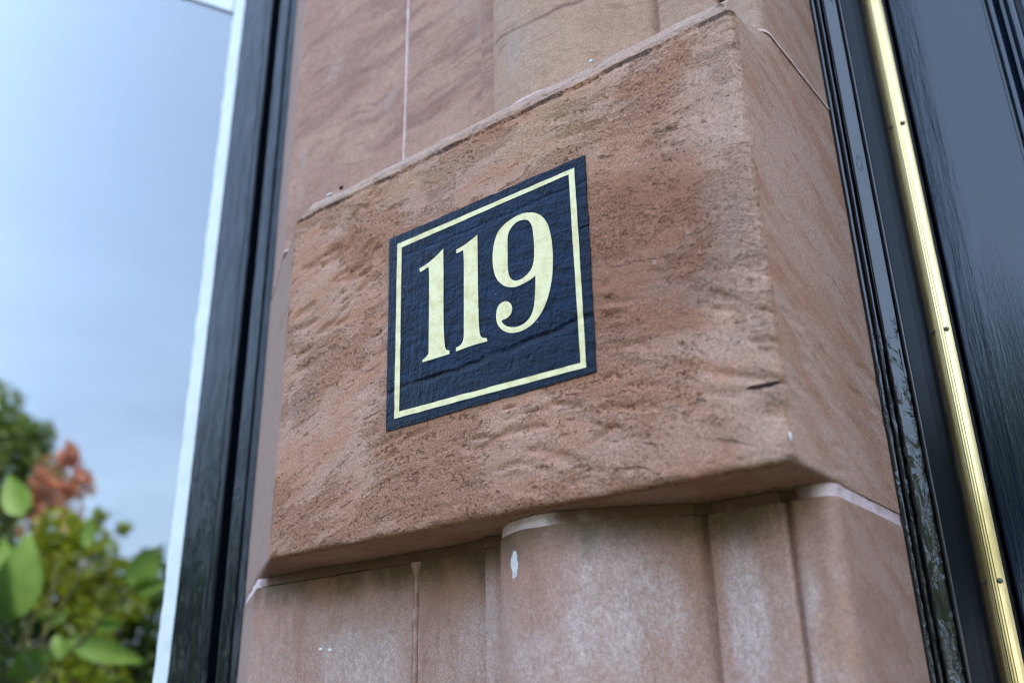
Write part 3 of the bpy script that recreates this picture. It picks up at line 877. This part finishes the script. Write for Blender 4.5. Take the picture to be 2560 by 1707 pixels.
N9 = [[0.0733,2.1799],[0.0803,2.1762],[0.0866,2.1708],[0.0921,2.1629],[0.0958,2.154],[0.0982,2.1421],[0.0994,2.1311],[0.0998,2.1196],[0.0993,2.1074],[0.0981,2.0955],[0.0957,2.0841],[0.0922,2.0732],[0.087,2.0628],[0.0799,2.0539],[0.0712,2.0475],[0.062,2.0441],[0.0516,2.0433],[0.0412,2.0452],[0.0324,2.0499],[0.026,2.0568],[0.0225,2.065],[0.0223,2.0727],[0.0239,2.079],[0.0276,2.0831],[0.0331,2.0842],[0.0379,2.083],[0.0419,2.0795],[0.044,2.0746],[0.0435,2.0696],[0.041,2.0657],[0.0362,2.0636],[0.0299,2.063],[0.0299,2.0613],[0.0326,2.0575],[0.0378,2.0535],[0.0448,2.0508],[0.0529,2.0497],[0.0599,2.0509],[0.0663,2.0544],[0.0705,2.0597],[0.0732,2.0669],[0.0747,2.0765],[0.0758,2.0884],[0.0765,2.102],[0.0707,2.0994],[0.0636,2.0979],[0.0554,2.0968],[0.0483,2.097],[0.04,2.0996],[0.0329,2.1039],[0.0269,2.1101],[0.0227,2.1167],[0.0198,2.1252],[0.0183,2.1354],[0.0183,2.1462],[0.0196,2.1557],[0.0222,2.1647],[0.0267,2.1725],[0.033,2.1774],[0.0418,2.1809],[0.0517,2.1828],[0.0626,2.1829]]
H9 = [[0.0642,2.1741],[0.0689,2.1714],[0.0723,2.1664],[0.0744,2.1597],[0.0753,2.1502],[0.0758,2.1404],[0.0757,2.1299],[0.0749,2.1207],[0.0723,2.1132],[0.0681,2.1084],[0.0621,2.1051],[0.0556,2.1035],[0.0491,2.1044],[0.0444,2.1076],[0.0415,2.1117],[0.0396,2.1198],[0.0391,2.1295],[0.0394,2.1423],[0.0395,2.1542],[0.0402,2.1627],[0.0427,2.1684],[0.0471,2.1723],[0.0527,2.1752],[0.0588,2.1754]]
def smooth_loop(pts, corner=38):
    """Catmull-Rom through the outline, keeping sharp corners"""
    P = [np.array(p) for p in pts]; n = len(P); out = []
    sharp = []
    for i in range(n):
        a = P[i] - P[i - 1]; b = P[(i + 1) % n] - P[i]
        ang = math.degrees(math.acos(max(-1, min(1, float(np.dot(a, b) / (np.linalg.norm(a) * np.linalg.norm(b)))))))
        sharp.append(ang > corner)
    for i in range(n):
        p1, p2 = P[i], P[(i + 1) % n]
        p0 = p1 * 2 - p2 if sharp[i] else P[i - 1]
        p3 = p2 * 2 - p1 if sharp[(i + 1) % n] else P[(i + 2) % n]
        for k in range(4):
            t = k / 4
            out.append(0.5 * ((2 * p1) + (-p0 + p2) * t + (2 * p0 - 5 * p1 + 4 * p2 - p3) * t * t + (-p0 + 3 * p1 - 3 * p2 + p3) * t ** 3))
    return out
def digit(loops, yy=-0.0020, thick=0.0003):
    cu = bpy.data.curves.new("digit", 'CURVE'); cu.dimensions = '2D'; cu.fill_mode = 'BOTH'
    cu.extrude = thick / 2
    for lp in loops:
        s = cu.splines.new('POLY'); s.points.add(len(lp) - 1)
        for q, p in zip(s.points, lp):
            q.co = (p[0], p[1], 0, 1)
        s.use_cyclic_u = True
    tmp = bpy.data.objects.new("digit_outline", cu); col.objects.link(tmp)
    dg = bpy.context.evaluated_depsgraph_get(); dg.update()
    me = bpy.data.meshes.new_from_object(tmp.evaluated_get(dg))
    bpy.data.objects.remove(tmp); bpy.data.curves.remove(cu)
    V = [(v.co.x, yy + thick / 2 - v.co.z, v.co.y) for v in me.vertices]
    F = [tuple(p.vertices) for p in me.polygons]
    bpy.data.meshes.remove(me)
    return mesh_obj("digit", V, F, M["gold"], sign)
digit([smooth_loop(D1)])["label"] = "first gold figure 1"
digit([smooth_loop(D2)])["label"] = "second gold figure 1"
digit([smooth_loop(N9), smooth_loop(H9)])["label"] = "gold figure 9"

# ------------------------------------------------------------------ DOOR FRAME
def extrude(name, prof, z0, z1, mat, parent, step=0.02, amp=0.0, seed=0, smooth=45, label=None):
    q = []
    for i, p in enumerate(prof):                         # support points keep wide faces flat when shaded smooth
        p = np.array(p, float); nx = np.array(prof[(i + 1) % len(prof)], float); L = np.linalg.norm(nx - p)
        q.append(p)
        if L > 0.005:
            q += [p + (nx - p) * 0.0008 / L, p + (nx - p) * (1 - 0.0008 / L)]
    zs = zrange(z0, z1, step); P = np.array(q); n = len(P)
    V = np.concatenate([np.column_stack([P, np.full(n, z)]) for z in zs])
    if amp:
        V[:, 0] += amp * vnoise(V, (30, 30, 22), 3, seed); V[:, 1] += amp * vnoise(V, (30, 30, 22), 3, seed + 1)
    F = []
    for r in range(len(zs) - 1):
        for k in range(n):
            j = (k + 1) % n
            F.append((r * n + k, r * n + j, (r + 1) * n + j, (r + 1) * n + k))
    F.append(tuple(range(n))); F.append(tuple((len(zs) - 1) * n + k for k in reversed(range(n))))
    return mesh_obj(name, [tuple(v) for v in V], F, mat, parent, smooth, label)
def arc(cx, cy, r, a0, a1, n=8):
    return [(cx + r * math.cos(R(a0 + (a1 - a0) * k / n)), cy + r * math.sin(R(a0 + (a1 - a0) * k / n))) for k in range(n + 1)]

frame = thing("door_frame", "black gloss moulded door frame against the sandstone reveal", "door frame", (0.35, 0.3, 0.0))
YF = 0.272
DZ0, DZ1 = 0.0, 3.29
# outer bead mouldings (against the stone)
extrude("moulding", [(0.3272, 0.33), (0.3274, 0.281)] + arc(0.3312, 0.2785, 0.0036, 180, 350, 8) + [(0.3352, 0.2845)] + arc(0.3385, 0.2795, 0.0034, 190, 350, 8) + [(0.3420, 0.2845), (0.3448, 0.2850), (0.3450, 0.33)],
        DZ0, DZ1, M["gloss"], frame, 0.006, 0.00045, 71, 50, "pair of thin beads next to the stone")
extrude("architrave", [(0.3452, 0.33), (0.3452, 0.2730)] + arc(0.3474, YF + 0.0006, 0.0020, 180, 295, 5) + [(0.3590, YF + 0.0052)] + arc(0.3590, YF + 0.0068, 0.0016, 300, 360, 4) + [(0.3608, 0.2820), (0.3608, 0.33)],
        DZ0, DZ1, M["gloss"], frame, 0.006, 0.0003, 73, 50, "flat glossy face of the frame")
extrude("moulding", [(0.3610, 0.33), (0.3610, 0.2815), (0.3622, 0.2815), (0.3626, 0.2760)] + arc(0.3647, 0.2752, 0.0023, 180, 360, 8) + [(0.3670, 0.33)],
        DZ0, DZ1, M["jamb_bead"], frame, 0.006, 0.0003, 75, 50, "thin inner edge bead of the frame")
box("jamb", (0.3275, 0.3302, DZ0), (0.3668, 0.52, DZ1), M["jamb"], frame, 0.001)
box("jamb", (1.4150, YF, DZ0), (1.4505, 0.52, DZ1), M["jamb"], frame, 0.003)
box("head", (0.3680, YF + 0.004, 3.12), (1.4140, 0.52, DZ1), M["jamb"], frame, 0.003)

# ------------------------------------------------------------------ FRONT DOOR
door = thing("front_door", "glossy black panelled front door with a brass strip at its edge", "door", (0.9, 0.45, 0.0), kind="thing")
YD = 0.461
extrude("stile", [(0.3848, 0.50), (0.3848, YD + 0.004)] + arc(0.3888, YD + 0.004, 0.004, 180, 270, 6) + [(0.404, YD), (0.428, YD), (0.5000, YD), (0.5000, 0.50)],
        0.01, 3.11, M["door"], door, 0.05, 0.0, 0, 40)
# raised panel moulding then panel
extrude("panel_moulding", [(0.5002, 0.50), (0.5002, YD + 0.006), (0.5040, YD + 0.006)] + arc(0.5095, YD - 0.002, 0.0055, 180, 350, 8) + [(0.5165, YD + 0.004), (0.5200, YD + 0.010), (0.5245, YD + 0.010)] + arc(0.5320, YD + 0.002, 0.0075, 190, 330, 8) + [(0.5420, YD + 0.008), (0.5440, YD + 0.012), (0.5440, 0.50)],
        2.02, 3.0, M["door"], door, 0.04, 0.0002, 81, 45)
extrude("panel_moulding", [(0.5002, 0.50), (0.5002, YD + 0.006), (0.5040, YD + 0.006)] + arc(0.5095, YD - 0.002, 0.0055, 180, 350, 8) + [(0.5165, YD + 0.004), (0.5200, YD + 0.010), (0.5245, YD + 0.010)] + arc(0.5320, YD + 0.002, 0.0075, 190, 330, 8) + [(0.5420, YD + 0.008), (0.5440, YD + 0.012), (0.5440, 0.50)],
        0.3, 1.2, M["door"], door, 0.04, 0.0002, 83, 45)
box("rail", (0.5002, YD, 1.201), (1.41, 0.50, 2.019), M["door"], door)
box("rail", (0.5002, YD, 0.01), (1.41, 0.50, 0.299), M["door"], door)
box("rail", (0.5002, YD, 3.001), (1.41, 0.50, 3.11), M["door"], door)
box("panel", (0.5442, YD + 0.012, 2.02), (1.30, 0.49, 3.0), M["door"], door)
box("panel", (0.5442, YD + 0.012, 0.3), (1.30, 0.49, 1.2), M["door"], door)
box("stile", (1.3002, YD, 0.3), (1.41, 0.50, 3.0), M["door"], door)
# fluted brass strip in the corner of jamb and door
bx0, bx1, by = 0.3672, 0.3796, 0.444
bprof = [(bx0, by + 0.02)]
BL = []
for k in range(25):                                    # rounded face turned to the street, three reeds at its left
    t = k / 24
    BL.append((bx0 + (bx1 - bx0) * t, by + 0.0085 * t ** 1.35 + (0.0009 if k in (4, 9) else 0.0)))
bprof += BL + [(bx1, by + 0.02)]
strip = extrude("brass_strip", bprof, 0.01, 3.11, M["brass"], door, 0.05, 0.0, 0, 20)
extrude("stop_bead", [(0.3798, 0.50), (0.3798, 0.4525), (0.3808, 0.4520), (0.3826, 0.4550), (0.3828, 0.50)], 0.01, 3.11, M["gloss"], door, 0.02, 0.0003, 87, 40)
for k in range(9):
    zc = 1.7995 + 0.3045 * (k - 5)
    if zc < 0.1: continue
    r_ = 0.0032
    V, F = [], []
    for j, (rr, yy) in enumerate(((r_, by + 0.0044), (r_ * 0.92, by + 0.0026), (r_ * 0.55, by + 0.0014), (0.0008, by + 0.0010))):
        for a in range(12):
            V.append((0.3746 + rr * math.cos(a * math.pi / 6), yy, zc + rr * math.sin(a * math.pi / 6)))
    for j in range(3):
        for a in range(12):
            b = (a + 1) % 12
            F.append((j * 12 + a, j * 12 + b, j * 12 + 12 + b, j * 12 + 12 + a))
    F.append(tuple(36 + a for a in range(12))); F.append(tuple(reversed(range(12))))
    mesh_obj("screw", V, F, M["screw"], strip, 40)

# ------------------------------------------------------------------ right-hand pier of the doorway (outside the picture)
rp = thing("door_pier", "red sandstone pier on the far side of the doorway", "stone pier", (1.75, 0.1, 0))
box("stone", (1.4525, PF, -0.1), (2.1, 0.129, 3.3), M["wall"], rp, 0.01)
box("stone", (1.4525, 0.0, 1.853), (2.05, PF - 0.001, 2.352), M["wall"], rp, 0.01)

# ------------------------------------------------------------------ WINDOW
win = thing("window", "tall shop-size window with black frame and white bead left of the stone pier", "window", (-1.7, 0.22, 0.55), kind="thing")
YW = 0.2
WZ0, WZ1 = 0.56, 4.65
extrude("outer_frame", [(-0.6455, 0.30), (-0.6455, YW + 0.002), (-0.6475, YW), (-0.6650, YW - 0.001), (-0.6660, YW - 0.004), (-0.6710, YW - 0.004), (-0.6722, YW - 0.0005), (-0.6990, YW), (-0.7010, YW + 0.002), (-0.7010, 0.30)],
        WZ0, WZ1, M["winpaint"], win, 0.01, 0.0007, 91, 45, "narrow black frame strip beside the stone")
box("groove", (-0.7275, YW + 0.020, WZ0), (-0.7012, 0.30, WZ1), M["winpaint"], win)
extrude("sash_stile", [(-0.7278, 0.30), (-0.7278, YW + 0.003), (-0.7305, YW), (-0.7420, YW), (-0.7432, YW + 0.0012), (-0.7450, YW - 0.0005), (-0.8290, YW), (-0.8312, YW + 0.002), (-0.8312, 0.30)],
        WZ0, WZ1, M["winpaint"], win, 0.01, 0.0006, 93, 45, "wide black sash board")
extrude("bead", [(-0.8314, 0.236), (-0.8314, YW + 0.0045), (-0.8330, YW + 0.0028), (-0.8650, YW - 0.0010), (-0.8690, YW + 0.0005), (-0.8705, YW + 0.004), (-0.8705, 0.236)],
        WZ0, WZ1, M["white"], win, 0.008, 0.0026, 95, 45, "white painted glazing bead")
box("glass_pane", (-4.19, 0.216, WZ0 + 0.02), (-0.8690, 0.222, WZ1 - 0.02), M["glass"], win)
box("sash_stile", (-4.295, YW, WZ0), (-4.17, 0.215, WZ1), M["winpaint"], win)
# white timber head with a low pointed underside
hd = []
for k in range(41):
    u = -1 + k / 20
    x = -2.505 + 1.632 * u
    hd.append((x, 4.30 - 1.165 * (0.9 * abs(u) ** 1.02 + 0.1 * u * u)))
hd += [(-0.8725, WZ1), (-4.1685, WZ1)]
nh = len(hd)
hv = [(x, 0.1985, z) for x, z in hd] + [(x, 0.2152, z) for x, z in hd]
hf = [tuple(range(nh)), tuple(nh + k for k in reversed(range(nh)))] + [(k, (k + 1) % nh, nh + (k + 1) % nh, nh + k) for k in range(nh)]
mesh_obj("arch_head", hv, hf, M["white"], win, None, "white head board with a sloping underside")
box("sash_rail", (-4.169, YW + 0.001, WZ0), (-0.872, 0.2155, WZ0 + 0.1), M["winpaint"], win)
box("sill", (-4.30, 0.05, 0.46), (-0.70, 0.30, WZ0 - 0.002), M["wall"], win, 0.01)

# ------------------------------------------------------------------ GARDEN PLANTS AND TREES (seen in the window and the door)
def tube(a, b, r0, r1, n=7, segs=4, wob=0.0, seed=1):
    a, b = np.array(a, float), np.array(b, float); d = b - a; L = np.linalg.norm(d); d = d / L
    u = np.cross(d, (0.3, 0.2, 0.93)); u /= np.linalg.norm(u); v = np.cross(d, u)
    rs = random.Random(seed); V, F = [], []
    for s in range(segs + 1):
        t = s / segs
        c = a + d * L * t
        if 0 < s < segs: c = c + np.array([rs.uniform(-wob, wob) for _ in range(3)])
        r = r0 + (r1 - r0) * t
        for k in range(n):
            th = 2 * math.pi * k / n
            V.append(c + r * (u * math.cos(th) + v * math.sin(th)))
    for s in range(segs):
        for k in range(n):
            j = (k + 1) % n
            F.append((s * n + k, s * n + j, s * n + n + j, s * n + n + k))
    F.append(tuple(reversed(range(n)))); F.append(tuple(segs * n + k for k in range(n)))
    return V, F
def join(parts):
    V, F = [], []
    for v, f in parts:
        o = len(V); V += [tuple(p) for p in v]; F += [tuple(i + o for i in q) for q in f]
    return V, F
def crown(clumps, n_per, leaf, seed):
    r_ = np.random.default_rng(seed); V, F = [], []
    tot = sum(c[3] ** 2 for c in clumps)
    for cx, cy, cz, cr in clumps:
        n = max(40, int(n_per * cr ** 2 / tot))
        d = r_.normal(size=(n, 3)); d /= np.linalg.norm(d, axis=1)[:, None]
        rad = cr * (0.45 + 0.6 * r_.random(n) ** 0.6)
        P = np.array([cx, cy, cz]) + d * rad[:, None] * np.array([1, 1, 0.95])
        A = r_.normal(size=(n, 3)); A /= np.linalg.norm(A, axis=1)[:, None]
        B = np.cross(A, r_.normal(size=(n, 3))); B /= np.linalg.norm(B, axis=1)[:, None]
        s = leaf * (0.6 + 0.8 * r_.random(n))
        for p, a, b, k in zip(P, A, B, s):
            o = len(V)
            V += [p - a * k, p - b * k * 0.45, p + a * k, p + b * k * 0.45]
            F.append((o, o + 1, o + 2, o + 3))
    return V, F
def plant(name, label, cat, clumps, n, leaf, mat, seed, part="crown", stem_r=0.02, group=None, kind_stem="trunk", ground_z=-0.1):
    C = np.array(clumps); base = C[:, :2].mean(0)
    t = thing(name, label, cat, (base[0], base[1], ground_z), group)
    V, F = crown(clumps, n, leaf, seed)
    mesh_obj(part, V, F, mat, t)
    top = C[:, 2].max() - 0.05
    parts = [tube((base[0], base[1], ground_z), (base[0], base[1], (C[:, 2].min() + top) / 2), stem_r * 1.4, stem_r * 0.8, 9, 5, stem_r * 0.4, seed)]
    for i, c in enumerate(clumps):
        z0 = ground_z + (c[2] - ground_z) * 0.55
        parts.append(tube((base[0], base[1], z0), c[:3], stem_r * 0.55, stem_r * 0.15, 6, 4, stem_r * 0.6, seed + i))
    V, F = join(parts)
    mesh_obj(kind_stem, V, F, M["bark"], t, 60)
    return t
T1 = [[-14.182, -4.797, 6.436, 0.493], [-14.11, -5.056, 5.842, 0.629], [-13.867, -5.292, 5.909, 0.382], [-13.631, -5.482, 6.097, 0.18], [-13.828, -5.266, 6.119, 0.222], [-13.983, -5.325, 5.371, 0.625], [-13.742, -5.551, 5.497, 0.345], [-14.393, -5.035, 4.773, 0.84], [-14.588, -4.542, 5.949, 0.853], [-14.741, -4.732, 4.478, 1.059], [-14.107, -5.108, 3.578, 0.9], [-14.107, -5.108, 2.578, 1.0], [-14.107, -5.108, 1.778, 1.0]]
T2 = [[-9.185, -3.635, 4.275, 0.199], [-9.105, -3.654, 4.483, 0.095], [-9.066, -3.765, 4.17, 0.142], [-9.285, -3.586, 4.109, 0.167], [-9.015, -3.79, 4.253, 0.075], [-9.131, -3.686, 3.659, 0.28], [-9.131, -3.686, 3.109, 0.35]]
T3 = [[-8.322, -3.303, 3.515, 0.236], [-8.122, -3.482, 3.456, 0.191], [-8.178, -3.479, 3.18, 0.298], [-8.004, -3.609, 3.306, 0.135], [-8.063, -3.609, 2.96, 0.254], [-8.256, -3.451, 2.891, 0.298], [-8.435, -3.244, 3.294, 0.259], [-8.079, -3.636, 2.602, 0.295], [-7.899, -3.728, 3.14, 0.16], [-7.841, -3.819, 2.848, 0.188], [-8.033, -3.52, 3.66, 0.076], [-7.87, -3.682, 3.546, 0.067], [-8.092, -3.547, 2.002, 0.5], [-8.092, -3.547, 1.302, 0.7]]
T4 = [[-8.212, -4.078, 3.214, 0.176], [-8.081, -4.184, 3.289, 0.197], [-8.238, -4.108, 2.833, 0.351], [-8.038, -4.303, 2.717, 0.348], [-8.365, -4.033, 2.425, 0.396], [-9.012, -3.403, 2.957, 0.545], [-8.864, -3.585, 2.398, 0.584], [-7.969, -4.403, 2.308, 0.347], [-8.347, -4.012, 1.708, 0.8], [-8.347, -4.012, 1.108, 0.9]]
T6 = [[-6.924, -4.136, 4.819, 0.185], [-7.059, -4.171, 4.362, 0.247], [-6.962, -4.308, 4.171, 0.286], [-7.171, -4.227, 3.795, 0.246], [-7.044, -4.395, 3.532, 0.326], [-7.232, -4.303, 3.164, 0.327], [-7.376, -4.22, 2.875, 0.164], [-7.154, -4.441, 2.655, 0.447], [-7.256, -4.39, 2.234, 0.408], [-6.88, -4.476, 3.792, 0.447], [-6.9, -4.634, 2.867, 0.606], [-7.0, -4.5, 1.7, 0.7], [-7.0, -4.5, 1.1, 0.7]]
T5 = [[-2.121,-11.555,6.404,0.363],[-1.675,-11.691,6.212,0.483],[-1.169,-11.676,6.478,0.483],[-1.101,-11.878,5.837,0.905],[-2.071,-11.897,5.213,0.905],[-1.846,-12.152,4.134,1.204],[-2.752,-12.042,3.709,0.904],[-1.992,-12.298,2.643,1.203],[-0.928,-12.204,4.524,1.324],[0.4,-12.2,4.8,1.4],[1.6,-12.4,4.2,1.5]]
plant("garden_tree", "tall dark green garden tree mirrored at the left edge of the window", "tree", T1, 12000, 0.07, M["leaf_a"], 101, stem_r=0.09)
plant("copper_shrub", "copper-leaved shrub mirrored against the sky in the window", "shrub", [[a, b, c, r * 1.25] for a, b, c, r in T2], 620, 0.075, M["leaf_b"], 102, "foliage", 0.025, None, "stem")
plant("yellow_green_shrub", "sunlit yellow-green bush mirrored in the middle of the window's lower part", "shrub", T3, 6500, 0.045, M["leaf_c"], 103, "foliage", 0.018, None, "stem")
plant("dark_shrub", "dark green shrub mirrored beside the white bead low in the window", "shrub", T4, 8000, 0.06, M["leaf_d"], 104, "foliage", 0.03, None, "stem")
plant("holly_tree", "dark narrow holly mirrored in the black window frame board", "tree", T6, 6500, 0.07, M["leaf_d"], 106, stem_r=0.06)
plant("street_tree", "broad green tree across the street mirrored in the black door", "tree", T5, 14000, 0.09, M["leaf_e"], 105, stem_r=0.16)
ST = [[0.0, 0.0, 5.2, 1.5], [1.2, 0.3, 4.4, 1.5], [-1.3, -0.2, 4.3, 1.5], [0.3, 0.6, 3.3, 1.7], [-0.6, -0.4, 6.0, 0.8], [0.9, 0.2, 5.9, 0.7], [-1.6, 0.4, 3.0, 1.2], [1.7, -0.3, 2.9, 1.3]]
for q, (tx, ty, hs, lb) in enumerate(((5.2, -12.6, 1.0, "street tree nearest the doorway in the row across the street"), (9.6, -12.2, 0.94, "street tree between two taller ones across the street"), (14.2, -12.8, 1.05, "tallest tree at the far right end of the row across the street"), (-6.0, -13.0, 0.86, "shortest street tree at the far left end of the row"))):
    plant("street_tree", lb, "tree", [[tx + a, ty + b, c * hs, r * hs] for a, b, c, r in ST], 9000, 0.11, M["leaf_e"], 120 + q, stem_r=0.15, group="trees in a row across the street")

# broad-leaved plant just outside the window
L = [[-4.319, -1.091, 2.73, -4.424, -1.028, 2.957, 0.145], [-4.22, -1.072, 2.207, -4.159, -1.07, 2.624, 0.215], [-4.248, -1.085, 2.192, -4.331, -1.025, 2.621, 0.182], [-3.983, -1.183, 2.033, -4.193, -1.093, 1.951, 0.153], [-3.904, -1.216, 2.101, -3.537, -1.402, 1.995, 0.119], [-3.905, -1.193, 2.011, -3.94, -1.172, 2.128, 0.097], [-3.62, -1.34, 2.324, -3.508, -1.378, 2.513, 0.157], [-3.62, -1.34, 2.321, -3.438, -1.43, 2.352, 0.084], [-4.038, -1.418, 2.199, -3.904, -1.489, 2.203, 0.09], [-4.324, -1.274, 2.24, -4.183, -1.341, 2.263, 0.105], [-4.065, -1.321, 2.566, -4.053, -1.31, 2.726, 0.068]]
S = [[[-3.62, -1.34, 2.324], [-3.932, -1.207, 2.013]], [[-4.219, -1.073, 2.198], [-4.193, -1.094, 1.898]], [[-4.235, -1.143, 2.101], [-4.019, -1.22, 2.449]], [[-4.193, -1.214, 2.084], [-3.935, -1.306, 2.528]], [[-3.968, -1.191, 1.996], [-4.031, -1.165, 1.893]], [[-4.319, -1.091, 2.73], [-4.207, -1.182, 2.083]], [[-4.164, -1.226, 2.506], [-4.191, -1.242, 2.029]]]
bp_ = thing("broad_leaf_plant", "tall plant with big pointed green leaves mirrored low in the window", "plant", (-4.116, -1.170, -0.1))
for i, (ax, ay, az_, tx, ty, tz, wd) in enumerate(L):
    a, b = np.array([ax, ay, az_]), np.array([tx, ty, tz]); d = b - a; Ln = np.linalg.norm(d); d /= Ln
    view = np.array([0.86, 0.42, -0.12]) + rng.normal(size=3) * 0.22
    s = np.cross(d, view); s /= np.linalg.norm(s); nn = np.cross(s, d)
    V, F = [], []
    K = 10
    for k in range(K + 1):
        t = k / K
        hw = wd / 2 * (math.sin(math.pi * min(1, t ** 0.72)) ** 0.85 if 0 < t < 1 else 0.02) * (1.0 if t < 0.5 else 1.0 - 0.25 * (t - 0.5))
        c = a + d * Ln * t + nn * 0.12 * Ln * math.sin(t * math.pi) * (0.5 if i % 2 else -0.5)
        for j, q in enumerate((-1, -0.5, 0, 0.5, 1)):
            V.append(c + s * hw * q + nn * abs(q) * hw * 0.35)
    for k in range(K):
        for j in range(4):
            F.append((k * 5 + j, k * 5 + j + 1, k * 5 + 6 + j, k * 5 + 5 + j))
    lf = mesh_obj("leaf", V, F, M["leaf_big"], bp_, 60)
for i, (a, b) in enumerate(S):
    V, F = tube(a, b, 0.007, 0.009, 7, 4, 0.005, i)
    mesh_obj("stem", V, F, M["stem"], bp_, 60)
for i, (x, y, z) in enumerate([(-3.932, -1.207, 2.013), (-4.193, -1.094, 1.898), (-4.235, -1.143, 2.101), (-4.191, -1.242, 2.029), (-4.031, -1.165, 1.893)]):
    V, F = tube((x, y, z), (-4.116 + 0.03 * i, -1.170, -0.1), 0.010, 0.018, 7, 8, 0.02, 40 + i)
    mesh_obj("stem", V, F, M["stem"], bp_, 60)
